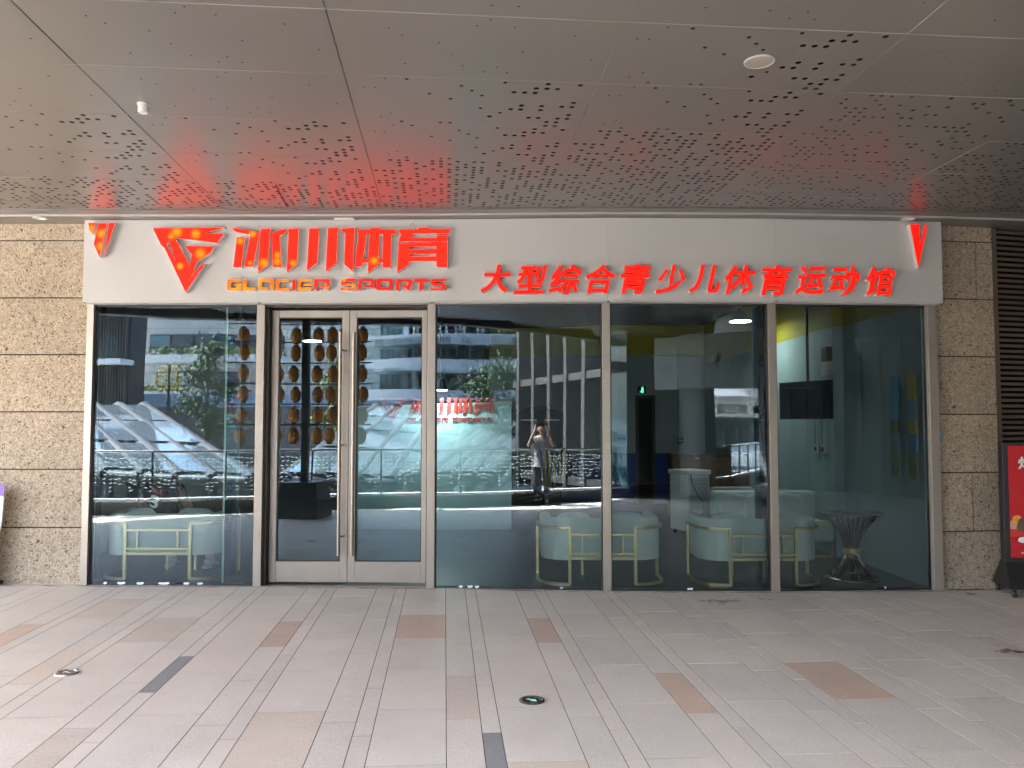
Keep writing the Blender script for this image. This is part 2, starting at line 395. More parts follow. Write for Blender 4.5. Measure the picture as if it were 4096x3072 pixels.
def led(name, hot, all_hot=0.0, base=(1.0, 0.013, 0.006), strength=LED_ON):
    """red acrylic face lit from behind; hot = [(point, radius)] where single LEDs shine through"""
    m, nt, b = nodes(name); setp(b, 0.45, 0, 0.15); b.inputs['Base Color'].default_value = (0.40, 0.010, 0.005, 1)
    pos = wpos(nt); acc = None
    for p, r in hot:
        vm = N(nt, 'ShaderNodeVectorMath', operation='DISTANCE'); vm.inputs[1].default_value = p; nt.links.new(pos, vm.inputs[0])
        mr = N(nt, 'ShaderNodeMapRange', interpolation_type='SMOOTHSTEP'); nt.links.new(vm.outputs['Value'], mr.inputs[0])
        mr.inputs[1].default_value = 0.0; mr.inputs[2].default_value = r; mr.inputs[3].default_value = 0.62; mr.inputs[4].default_value = 0.0
        if acc is None: acc = mr.outputs[0]
        else:
            mx = N(nt, 'ShaderNodeMath', operation='MAXIMUM'); nt.links.new(acc, mx.inputs[0]); nt.links.new(mr.outputs[0], mx.inputs[1]); acc = mx.outputs[0]
    n = N(nt, 'ShaderNodeTexNoise', Scale=9.0, Detail=1.0); nt.links.new(pos, n.inputs['Vector'])
    w = ramp(nt, n.outputs[0], [(0.35, all_hot * 0.35), (0.6, all_hot)])
    if acc is not None:
        mx = N(nt, 'ShaderNodeMath', operation='MAXIMUM'); nt.links.new(acc, mx.inputs[0]); nt.links.new(w, mx.inputs[1]); w = mx.outputs[0]
    nt.links.new(mixc(nt, w, base, (1.0, 0.24, 0.0)), b.inputs['Emission Color'])
    b.inputs['Emission Strength'].default_value = strength
    return m

# ------------------------------------------------------------------ the line of the shop front (gently bowed)
NODE_PX = [(332, 2343), (1026, 2348), (1721, 2359), (2431, 2366), (3106, 2368), (3757, 2361)]
NODE_Y = [0.21, 0.21, 0.18, 0.115, 0.15, 0.28]
P = []
for (px_, py_), y_ in zip(NODE_PX, NODE_Y):
    q = at(px_, py_, y_); P.append(Vector((q.x, y_, 0)))
XS = [-14.0] + [p.x for p in P] + [P[5].x + 0.95, P[5].x + 1.5, 9.5]
YS = [0.30] + NODE_Y + [0.40, 0.56, 2.2]
def yline(x):                                   # depth of the shop front line at x
    for i in range(len(XS) - 1):
        if x <= XS[i + 1]:
            t = (x - XS[i]) / (XS[i + 1] - XS[i]); return YS[i] + t * (YS[i + 1] - YS[i])
    return YS[-1]
ZH = 2.97                                       # underside of the sign, head of the glazing
ZS = 3.826                                      # top of the sign
ZC = 3.86                                       # soffit
def mir(x, y, d, bay):
    """where a thing stands whose reflection the photograph shows in the glass of a bay at pixel x, y, d metres away along the light"""
    r = ray(x, y); V = CAM + r * (d / r.y)
    a, b = P[bay], P[bay + 1]; t = (b - a); t.z = 0; t.normalize(); n = Vector((-t.y, t.x, 0)); o = a + n * 0.04
    return V - n * (2 * (V - o).dot(n))

# ------------------------------------------------------------------ paving
pav = MB().add([(-16, -40, 0), (16, -40, 0), (16, 0.75, 0), (-16, 0.75, 0)], [(0, 1, 2, 3)])
# outer edge of the walk along the balustrade
RAIL = [(-16.0, -5.3), (-10.0, -5.7), (-6.6, -6.05), (-4.2, -6.95), (-1.6, -7.75), (0.0, -8.75), (1.5, -9.6), (4.0, -11.4), (7.0, -14.5), (9.5, -19.0)]
EDGE = [(-14.5, -1.0), (-12.0, -3.4), (-10.0, -4.8), (-8.4, -5.9), (-6.6, -7.0), (-4.0, -7.5), (-1.6, -8.1), (0.0, -9.6), (1.5, -11.4), (4.0, -13.8), (7.0, -17.0), (9.5, -21.0)]   # rim of the canopy
edge = EDGE
def edge_y(x):
    for (x0, y0), (x1, y1) in zip(EDGE, EDGE[1:]):
        if x <= x1: return y0 + (y1 - y0) * (x - x0) / (x1 - x0)
    return -40
def railing_y(x):
    for (x0, y0), (x1, y1) in zip(RAIL, RAIL[1:]):
        if x <= x1: return y0 + (y1 - y0) * (x - x0) / (x1 - x0)
    return -40
pav = MB(); top = [(x, y) for x, y in RAIL] + [(9.5, -42), (26, -42), (26, 3.0), (-16, 3.0)]
TILT = math.atan(0.0075)
pav.prism(top, -0.35, -0.0011)
pavement = pav.build('pavement', M['grout']); tag(pavement, kind='structure')
pavement.rotation_euler = (0, TILT, 0); pavement.location = (0, 0, 0.0075)
TL = 0.787
STR = [('M', -0.665, 0.1965, -1.05), ('N', -0.4685, 0.105, -1.26), ('L', -0.3635, 0.4035, -0.867)]
PERIOD = 0.705
tile_me = {}
def tile_mesh(w, key):
    if key in tile_me: return tile_me[key]
    g = 0.0026; m = MB(); w2, l2 = w / 2 - g, TL / 2 - g; e = 0.0003
    vs = [(-w2,-l2,-.02),(w2,-l2,-.02),(w2,l2,-.02),(-w2,l2,-.02),(-w2,-l2,-e),(w2,-l2,-e),(w2,l2,-e),(-w2,l2,-e),
          (-w2+e,-l2+e,0),(w2-e,-l2+e,0),(w2-e,l2-e,0),(-w2+e,l2-e,0)]
    m.add(vs, [(0,1,5,4),(1,2,6,5),(2,3,7,6),(3,0,4,7),(4,5,9,8),(5,6,10,9),(6,7,11,10),(7,4,8,11),(8,9,10,11)])
    tile_me[key] = m.mesh('paver_' + key.lower()); tile_me[key].materials.append(M['paver'])
    return tile_me[key]
def Z5(ox, oy, a, b, z=1400 / 2212): return (ox + a * z, oy + b * z)
special_px = [(Z5(1300,2300,600,325),'paver_pink'), (Z5(1300,2300,860,780),'paver_beige'), (Z5(1300,2300,1395,350),'paver_pink'),
  (Z5(0,2300,650,225),'paver_beige'), (Z5(0,2300,1000,355),'paver_beige'), (Z5(0,2300,1750,380),'paver_pink'), (Z5(0,2300,270,600),'paver_beige'),
  (Z5(0,2300,85,380),'paver_pink'), (Z5(0,2300,1700,1050),'paver_beige'), (Z5(0,2300,310,1090),'paver_beige'),
  (Z5(2696,2300,150,740),'paver_pink'), (Z5(2696,2300,1090,660),'paver_pink'), (Z5(2696,2300,2090,425),'paver_beige'),
  (Z5(0,2300,1010,640),'paver_dark'), (Z5(1300,2300,1085,1110),'paver_dark')]
special = []
for (x_, y_), mname in special_px:
    r_ = ray(x_, y_); t_ = (zf(0) - CAM.z) / (r_.z + 0.0075 * r_.x); q_ = CAM + r_ * t_; special.append((w2g(q_), mname))
rest = MB(); n_ind = 0
for k in range(-16, 24):
    for key, u0, w, v0 in STR:
        ua = u0 + k * PERIOD; uc = ua + w / 2
        for j in range(-22, 4):
            vc = v0 + (j + 0.5) * TL; q = g2w(uc, vc)
            if q.y > 0.62 or q.y < -17 or abs(q.x) > 11.5 or q.y < railing_y(q.x) + 0.35: continue
            mn = 'paver'
            for (su, sv), mname in special:
                if abs(su - uc) < w / 2 and abs(sv - vc) < TL / 2: mn = mname
            vis = False
            for du in (-0.5, 0.5):
                for dv in (-0.5, 0.5):
                    c = g2w(uc + du * w, vc + dv * TL); s = proj((c.x, c.y, zf(c.x)))
                    if s and -20 < s[0] < 4116 and s[1] < 3100 and q.y > -5.5: vis = True
            if vis or mn != 'paver':
                o = link('tile', tile_mesh(w, key), None, pavement); n_ind += 1
                o.location = (q.x, q.y, random.uniform(-0.0002, 0.0004)); o.rotation_euler = (random.uniform(-.0004, .0004), random.uniform(-.0004, .0004), GA)
                if mn == 'paver' and random.random() < 0.07: mn = 'paver_beige' if random.random() < 0.15 else 'paver'
                if mn != 'paver': o.material_slots[0].link = 'OBJECT'; o.material_slots[0].material = M[mn]
            else:
                g = 0.003; c4 = [g2w(uc + a * (w/2 - g), vc + b * (TL/2 - g)) for a, b in ((-1,-1),(1,-1),(1,1),(-1,1))]
                rest.hexa([(c.x, c.y, -0.02) for c in c4], [(c.x, c.y, 0) for c in c4])
tag(rest.build('tile', M['paver'], pavement), kind='stuff')
print('paving tiles', n_ind)
# far paving on the sunny gate side, without single tiles
far = MB().add([(11.5, -42, -0.05), (26, -42, -0.05), (26, 3, -0.05), (11.5, 3, -0.05)], [(0, 1, 2, 3)])
tag(far.build('far_paving', M['paver']), kind='structure')
tag(MB().add([(-220, -260, -5.2), (220, -260, -5.2), (220, 60, -5.2), (-220, 60, -5.2)], [(0, 1, 2, 3)]).build('lower_plaza', M['ground']), kind='structure')

# ------------------------------------------------------------------ soffit of perforated panels
soffit = empty('perforated_soffit', (0, 0, 0), 0, kind='structure')
UJ, UP = 0.279, 1.587; VJ, VP = -0.099, 0.775
NU, NV = 23, 11
def holes_of(kind):
    rnd = random.Random({'s': 3, 'g': 5, 'm': 11, 'd': 17}[kind]); H = {}
    for i in range(NU):
        for j in range(NV):
            t = (i + 0.5) / NU; r = 0; x = rnd.random(); y = rnd.random()
            if kind == 's': r = 0.0072 if x < 0.085 else 0
            elif kind == 'g':
                p = 0.03 + 0.30 * t ** 1.3
                if x < p: r = 0.0076 if t < 0.18 else (0.0138 if t < 0.62 + 0.2 * (y - .5) else 0.0188)
            elif kind == 'm':
                if x < 0.30: r = 0.0145 if t < 0.35 + 0.3 * y else 0.0180
            else:
                if x < 0.47: r = 0.0188
            if i in (0, NU - 1) and kind != 'd': r = 0
            if r: H[(i, j)] = r
    return H
panel_me = {}
def panel_mesh(kind):
    if kind in panel_me: return panel_me[kind]
    H = holes_of(kind); m = MB(); g = 0.0032; W, D = UP - 2 * g, VP - 2 * g
    cw, ch = W / NU, D / NV; K = 10; T = 0.0022
    for i in range(NU):
        for j in range(NV):
            x0, y0 = -W/2 + i * cw, -D/2 + j * ch; x1, y1 = x0 + cw, y0 + ch; r = H.get((i, j))
            if not r: m.quad((x0,y0,0),(x0,y1,0),(x1,y1,0),(x1,y0,0)); continue
            cx, cyy = (x0 + x1) / 2, (y0 + y1) / 2; ring = []; out = []
            for k in range(K):
                a = 2*math.pi*(k + 0.5)/K; c, s_ = math.cos(a), math.sin(a)
                ring.append((cx + r*c, cyy + r*s_)); q = max(abs(c) / (cw/2), abs(s_) / (ch/2)); out.append((cx + c/q, cyy + s_/q))
            for k in range(K):
                l = (k + 1) % K; A, B_, C_, D_ = out[k], out[l], ring[l], ring[k]
                cor = None                       # keep the square's corners
                for X_, Y_ in ((x0,y0),(x1,y0),(x1,y1),(x0,y1)):
                    on = lambda p: (abs(p[0]-X_) < 1e-9, abs(p[1]-Y_) < 1e-9)
                    if (on(A)[0] and on(B_)[1]) or (on(A)[1] and on(B_)[0]): cor = (X_, Y_)
                pts = [A] + ([cor] if cor else []) + [B_, C_, D_]
                m.add([(p[0], p[1], 0) for p in pts], [tuple(range(len(pts)))[::-1]])
                m.quad((D_[0], D_[1], 0), (C_[0], C_[1], 0), (C_[0], C_[1], T), (D_[0], D_[1], T))
    for a, b in (((-W/2,-D/2),(W/2,-D/2)),((W/2,-D/2),(W/2,D/2)),((W/2,D/2),(-W/2,D/2)),((-W/2,D/2),(-W/2,-D/2))):
        m.quad((a[0],a[1],0),(b[0],b[1],0),(b[0],b[1],0.022),(a[0],a[1],0.022))
    me = m.mesh('soffit_panel_' + kind); me.materials.append(M['soffit']); panel_me[kind] = me
    return me
KIND = {-3: 'ssssgd', -2: 'sssggd', -1: 'sssggd', 0: 'ssggdd', 1: 'sggddd', 2: 'ssmmmd', 3: 'smmddd', 4: 'smdddd'}
plain = MB()
for ku in range(-8, 9):
    for kv in range(-14, 1):
        uc, vc = UJ + (ku - 0.5) * UP, VJ + (kv + 0.5) * VP; q = g2w(uc, vc)
        row = kv + 6                             # 0 .. 5 in the picture
        seen = -1 <= row <= 6 and -4 <= ku <= 5
        if q.y > 0.6 or q.x < -13 or q.y < edge_y(q.x) + 0.6: continue
        if seen:
            kd = KIND.get(ku, 's' if ku < 0 else 'd'); kd = kd[min(5, max(0, row))] if len(kd) > 1 else kd
            if row < 0: kd = 's'
            o = link('ceiling_panel', panel_mesh(kd), None, soffit); o.location = (q.x, q.y, ZC + random.uniform(-.0012, .0012))
            o.rotation_euler = (random.uniform(-.0014, .0014), random.uniform(-.0014, .0014), GA)
        else:
            c4 = [g2w(uc + a * (UP/2 - .004), vc + b * (VP/2 - .004)) for a, b in ((-1,-1),(1,-1),(1,1),(-1,1))]
            plain.hexa([(c.x, c.y, ZC) for c in c4], [(c.x, c.y, ZC + 0.02) for c in c4])
tag(plain.build('ceiling_panel', M['soffit'], soffit), kind='stuff')
for k in range(6):                               # pale strips painting the lit panel edges along the seams
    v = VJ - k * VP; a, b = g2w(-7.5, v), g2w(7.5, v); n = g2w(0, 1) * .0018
    if k: MB().hexa([(a.x-n.x, a.y-n.y, ZC - .0015), (b.x-n.x, b.y-n.y, ZC - .0015), (b.x+n.x, b.y+n.y, ZC - .0015), (a.x+n.x, a.y+n.y, ZC - .0015)], [(a.x-n.x, a.y-n.y, ZC + .01), (b.x-n.x, b.y-n.y, ZC + .01), (b.x+n.x, b.y+n.y, ZC + .01), (a.x+n.x, a.y+n.y, ZC + .01)]).build('lit_edge_strip', M['lit_edge'], soffit)
for k in range(3):  # the same painted lit edges along the right-hand depth joints
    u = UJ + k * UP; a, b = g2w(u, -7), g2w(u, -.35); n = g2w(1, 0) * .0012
    MB().hexa([(a.x-n.x, a.y-n.y, ZC - .001), (a.x+n.x, a.y+n.y, ZC - .001), (b.x+n.x, b.y+n.y, ZC - .001), (b.x-n.x, b.y-n.y, ZC - .001)], [(a.x-n.x, a.y-n.y, ZC + .01), (a.x+n.x, a.y+n.y, ZC + .01), (b.x+n.x, b.y+n.y, ZC + .01), (b.x-n.x, b.y-n.y, ZC + .01)]).build('lit_edge_strip', M['lit_edge'], soffit)
cb = MB()                                        # black void above, then the slab with its rounded edge beam over the railing
for (xa, ya), (xb, yb) in zip(edge, edge[1:]):
    cb.add([(xa, ya, ZC + .12), (xb, yb, ZC + .12), (xb, 4, ZC + .12), (xa, 4, ZC + .12)], [(0, 1, 2, 3)])
cb.build('plenum_backing', M['void'], soffit)
can = MB()
for (xa, ya), (xb, yb) in zip(edge, edge[1:]):
    can.hexa([(xa, ya, ZC - .10), (xb, yb, ZC - .10), (xb, yb + .35, ZC - .10), (xa, ya + .35, ZC - .10)],
             [(xa, ya, ZC + .95), (xb, yb, ZC + .95), (xb, yb + .35, ZC + .95), (xa, ya + .35, ZC + .95)])
    can.hexa([(xa, ya + .35, ZC + .55), (xb, yb + .35, ZC + .55), (xb, 14, ZC + .55), (xa, 14, ZC + .55)],
             [(xa, ya + .35, ZC + .95), (xb, yb + .35, ZC + .95), (xb, 14, ZC + .95), (xa, 14, ZC + .95)])
can.box(9.5, 26, -24, 14, ZC + .3, ZC + .95)
tag(can.build('canopy_roof', M['curtain']), kind='structure')
# two smooth soffit strips along the shop front
xs = sorted(set([-11.0, -8.0] + [p.x for p in P] + [XS[7], XS[8], 8.5]))
def strip(name, o0, o1, z, lip, m):
    s = MB()
    for a, b in zip(xs, xs[1:]):
        ya, yb = yline(a), yline(b)
        s.hexa([(a, ya+o0, z), (b, yb+o0, z), (b, yb+o1, z), (a, ya+o1, z)], [(a, ya+o0, z+lip), (b, yb+o0, z+lip), (b, yb+o1, z+lip), (a, ya+o1, z+lip)])
    return s.build(name, m, soffit)
strip('soffit_strip', -0.42, -0.275, ZC - 0.016, 0.03, M['soffit'])
strip('soffit_strip', -0.272, 0.25, ZC - 0.030, 0.04, M['soffit'])
strip('pale_lip', -0.278, -0.266, ZC - 0.034, 0.03, M['soffit_edge'])  # narrow paler lip between the two strips

# ------------------------------------------------------------------ side walls of travertine blocks
def stone_wall(name, label, segs, zs, rowjoints):
    """segs: (xa, xb) along the shop line; zs: course heights; rowjoints: x of upright joints per course"""
    xa, xb = segs; root = empty(name, (xa, yline(xa), 0), 0, label, 'wall')
    back = MB(); n = 6
    for i in range(n):
        a, b = xa + (xb - xa) * i / n, xa + (xb - xa) * (i + 1) / n
        back.hexa([(a, yline(a)+.075, -.1), (b, yline(b)+.075, -.1), (b, yline(b)+.4, -.1), (a, yline(a)+.4, -.1)],
                  [(a, yline(a)+.075, 4.1), (b, yline(b)+.075, 4.1), (b, yline(b)+.4, 4.1), (a, yline(a)+.4, 4.1)])
    back.build('joint_backing', M['joint'], root, off=root.location)
    for r, (z0, z1) in enumerate(zip(zs, zs[1:])):
        cuts = [xa] + [c for c in rowjoints[r] if xa < c < xb] + [xb]
        for a, b in zip(cuts, cuts[1:]):
            g = 0.006; m = MB(); ya, yb = yline(a) + .058, yline(b) + .058; pr = random.uniform(0, .004)
            a2, b2 = a + (g if a > xa else 0), b - (g if b < xb else 0)
            m.hexa([(a2, ya-pr, z0+g), (b2, yb-pr, z0+g), (b2, yb+.05, z0+g), (a2, ya+.05, z0+g)], [(a2, ya-pr, z1-g), (b2, yb-pr, z1-g), (b2, yb+.05, z1-g), (a2, ya+.05, z1-g)])
            m.build('stone', M['stone'], root, bevel=0.003, off=root.location)
    return root
YW = 0.27
zl = [-0.02] + [at(150, y, YW).z for y in (2110, 1877, 1647, 1418, 1191, 962)] + [3.95]
jl = [at(12, 2000, YW).x, at(30, 1300, YW).x]
stone_wall('stone_wall', 'beige pitted stone wall to the left of the shop window', (-9.0, P[0].x - 0.035), zl,
           [[-6.9], [jl[0], -7.2], [-5.95, -8.1], [-7.3], [jl[1], -7.4], [-6.1], [-7.6]])
YW2 = 0.42
zr = [-0.06] + [at(3870, y, YW2).z for y in (2123, 1889, 1657, 1427, 1198, 969)] + [3.95]
jr = [at(3886, 2000, YW2).x, at(3901, 1080, YW2).x]
XR0, XR1 = P[5].x + 0.048, at(3992, 1700, 0.42).x
stone_wall('stone_wall', 'beige pitted stone pier between shop window and brown louvres', (XR0, XR1), zr,
           [[], [jr[0]], [], [], [], [jr[1]], []])
# louvred screen right of the pier
lv = empty('louvre_screen', (XR1 + .02, yline(XR1), 0), 0, 'dark brown louvred wall screen at the right of the stone pier', 'louvres')
m = MB(); xl0, xl1 = XR1 + 0.012, 8.5
m.hexa([(xl0, yline(xl0)+.07, -.1), (xl0+.05, yline(xl0+.05)+.07, -.1), (xl0+.05, yline(xl0)+.2, -.1), (xl0, yline(xl0)+.2, -.1)],
       [(xl0, yline(xl0)+.07, 3.9), (xl0+.05, yline(xl0+.05)+.07, 3.9), (xl0+.05, yline(xl0)+.2, 3.9), (xl0, yline(xl0)+.2, 3.9)])
m.build('louvre_post', M['louvre'], lv, off=lv.location)
m = MB(); m.hexa([(xl0, yline(xl0)+.22, -.1), (xl1, yline(xl1)+.22, -.1), (xl1, yline(xl1)+.3, -.1), (xl0, yline(xl0)+.3, -.1)],
       [(xl0, yline(xl0)+.22, 3.9), (xl1, yline(xl1)+.22, 3.9), (xl1, yline(xl1)+.3, 3.9), (xl0, yline(xl0)+.3, 3.9)])
m.build('backing', M['void'], lv, off=lv.location)
sl_me = None
for i in range(65):
    z = 0.05 + i * 0.0592; xa_, xb_ = xl0 + .05, XS[8]
    s = MB()
    for a, b in ((xa_, xb_), (xb_, xl1)):
        ya, yb = yline(a) + .085, yline(b) + .085
        s.hexa([(a, ya, z), (b, yb, z), (b, yb+.10, z+.028), (a, ya+.10, z+.028)], [(a, ya, z+.032), (b, yb, z+.032), (b, yb+.10, z+.038), (a, ya+.10, z+.038)])
    s.build('slat', M['louvre'], lv, off=lv.location)

# ------------------------------------------------------------------ shop front: mullions, glass, doors
def bay_frame(i):
    a, b = P[i], P[i + 1]; t = (b - a); L = t.length; return a, math.atan2(t.y, t.x), L
for i, p in enumerate(P):
    w = 0.072 if i == 0 else (0.098 if i == 5 else 0.082)
    x = p.x + (0.005 if i == 5 else 0); lab = ['champagne metal post between left stone wall and glass', 'champagne metal mullion left of the double door', 'champagne metal mullion right of the double door',
        'champagne mullion between the door-side pane and the dark middle pane', 'champagne mullion left of the rightmost glass pane', 'champagne metal end post beside the right stone pier'][i]
    r = empty('mullion', (x, p.y, zf(x)), 0, lab, 'mullion', 'metal mullions of the shop front')
    MB().box(-w/2, w/2, 0, 0.135, 0, ZH - zf(x)).build('post', M['alu'], r, bevel=0.003)
    MB().box(-w/2 - .012, w/2 + .012, 0.03, 0.10, 0, ZH - zf(x) - .001).build('reveal', M['alu_dark'], r)
    if i == 5: MB().box(-w/2 - .022, -w/2 + .002, 0.012, 0.03, 0, ZH - zf(x)).build('bead', M['alu'], r, bevel=0.002)
labs = {0: 'leftmost glass pane, with the person in a numbered jersey behind it', 2: 'glass pane right of the double door, before the logo wall',
        3: 'middle right glass pane, before the white air cooler', 4: 'rightmost glass pane, before the round wire table'}
for i in (0, 2, 3, 4):
    a, rz, L = bay_frame(i)
    r = empty('window', (a.x, a.y, 0), rz, labs[i], 'window', 'fixed shop windows')
    e = 0.035
    z0 = zf(a.x + L/2)
    MB().box(e, L - e, 0.045, 0.057, z0 + 0.004, ZH - 0.02).build('pane', M['pane'], r)
    MB().box(e, L - e, 0.02, 0.10, ZH - 0.024, ZH - 0.002).build('head_frame', M['alu_dark'], r)
    MB().box(e, L - e, 0.03, 0.08, z0 - 0.03, z0 + 0.008).build('sill', M['alu_dark'], r)
# double door
a, rz, L = bay_frame(1)
door = empty('double_door', (a.x, a.y, 0), rz, 'double glazed door in champagne metal with long bar handles', 'door')
zd = zf(a.x + L / 2)
x0, x1 = 0.041 + .037, L - 0.041; xm = (x0 + x1) / 2 - 0.01
YD = 0.135
MB().box(0.041, L - 0.041, 0.05, 0.30, ZH - 0.035, ZH - 0.002).build('door_head', M['alu_dark'], door)
MB().box(0.041, 0.041 + .03, 0.05, 0.22, zd, ZH - .04).build('door_jamb', M['alu_dark'], door)
MB().box(0.041, L - 0.041, 0.0, 0.24, zd - 0.02, zd + 0.012).build('threshold', M['steel'], door, bevel=0.003)
def leaf(xa, xb, hx):
    lf = bpy.data.objects.new('door_leaf', None); COL.objects.link(lf); lf.parent = door
    zb, zt = zd + 0.030, ZH - 0.055; st, tr, br = 0.073, 0.075, 0.212; y0, y1 = YD, YD + 0.055
    MB().box(xa, xa + st, y0, y1, zb, zt).build('stile', M['alu'], lf, bevel=0.002)
    MB().box(xb - st, xb, y0, y1, zb, zt).build('stile', M['alu'], lf, bevel=0.002)
    MB().box(xa + st + .001, xb - st - .001, y0 + .001, y1, zt - tr, zt).build('top_rail', M['alu'], lf, bevel=0.002)
    MB().box(xa + st + .001, xb - st - .001, y0 + .001, y1, zb, zb + br).build('bottom_rail', M['alu'], lf, bevel=0.002)
    g = MB()                                    # dark glazing bead
    X0, X1, Z0, Z1 = xa + st, xb - st, zb + br, zt - tr; b = 0.010
    g.box(X0, X0 + b, y0 + .012, y1 - .005, Z0, Z1).box(X1 - b, X1, y0 + .012, y1 - .005, Z0, Z1).box(X0 + b, X1 - b, y0 + .012, y1 - .005, Z1 - b, Z1).box(X0 + b, X1 - b, y0 + .012, y1 - .005, Z0, Z0 + b)
    g.build('glazing_bead', M['alu_dark'], lf)
    MB().box(X0 + b, X1 - b, y0 + .024, y0 + .034, Z0 + b, Z1 - b).build('pane', M['door_pane'], lf)
    hz0, hz1 = at(1358, 2220, .3).z, at(1358, 1331, .3).z
    MB().tube([(hx, y0 - .075, hz0), (hx, y0 - .075, hz1)], 0.019, 16).build('handle_bar', M['steel'], lf, smooth=True)
    so_ = MB()
    sx = xb - st * .5 if hx < xm else xa + st * .5
    for zz in (hz0 + .195, (hz0 + hz1) / 2 - .02, hz1 - .19):
        so_.tube([(hx, y0 - .075, zz), (sx, y0 - .02, zz)], 0.009, 8); so_.tube([(sx, y0 - .03, zz), (sx, y0 + .002, zz)], 0.014, 10)
    so_.build('handle_bracket', M['steel'], lf, smooth=True)
hL, hR = at(1357, 1700, .24).x - a.x, at(1411, 1700, .24).x - a.x
leaf(x0, xm - 0.003, hL); leaf(xm + 0.003, x1, hR)

# ------------------------------------------------------------------ fascia sign
sign = empty('fascia_sign', (0, 0, 0), 0, 'long white fascia sign with red illuminated letters above the glazing', 'sign')
SF = -0.12                                      # sign face in front of the shop line
ex = [at(335, 1000, .09).x] + [p.x for p in P[1:5]] + [at(3768, 1000, .16).x]
def sy(x): return yline(x) + SF
for i in range(5):
    a, b = ex[i] + (.0008 if i else 0), ex[i + 1] - (.0008 if i < 4 else 0); pr = random.uniform(0, .0003); m = MB()
    m.hexa([(a, sy(a)-pr, ZH), (b, sy(b)-pr, ZH), (b, sy(b)+.11, ZH), (a, sy(a)+.11, ZH)], [(a, sy(a)-pr, ZS), (b, sy(b)-pr, ZS), (b, sy(b)+.11, ZS), (a, sy(a)+.11, ZS)])
    m.build('sign_panel', M['sign_white'], sign, bevel=0.0008)
m = MB()
for i in range(5):
    a, b = ex[i] + .03, ex[i + 1] - (.03 if i == 4 else 0)
    m.hexa([(a, sy(a)+.02, ZH-.012), (b, sy(b)+.02, ZH-.012), (b, sy(b)+.16, ZH-.012), (a, sy(a)+.16, ZH-.012)], [(a, sy(a)+.02, ZH-.001), (b, sy(b)+.02, ZH-.001), (b, sy(b)+.16, ZH-.001), (a, sy(a)+.16, ZH-.001)])
m.build('sign_soffit', M['sign_white'], sign)
LT = 0.066
def on_sign(x, y):                              # photograph pixel -> x, z on the plane of the letter faces
    q = at(x, y, 0.0)
    for _ in range(3): q = at(x, y, sy(q.x) - LT)
    return (q.x, q.z)
def tf_sign(x, z, t): return (x, sy(x) - t, z)
def Z(ox, oy, s, pts): return [(ox + x / s, oy + y / s) for x, y in pts]
z1 = lambda p: Z(600, 880, 5.184, p); z2 = lambda p: Z(920, 890, 6.9125, p); z3 = lambda p: Z(1200, 890, 6.9125, p); z4 = lambda p: Z(1480, 890, 6.5059, p)
z5 = lambda p: Z(890, 1090, 4.8087, p); z6 = lambda p: Z(1340, 1090, 4.6083, p); z7 = lambda p: Z(340, 870, 9.219, p); z8 = lambda p: Z(3600, 870, 7.54, p)
S1 = [(170,117),(390,115),(370,160),(195,165),(172,185),(180,203),(340,205),(380,225),(388,262),(362,308),(320,322),(100,322),(102,288),(300,290),(328,275),(325,252),(300,242),(150,240),(112,215),(112,160),(135,128)]
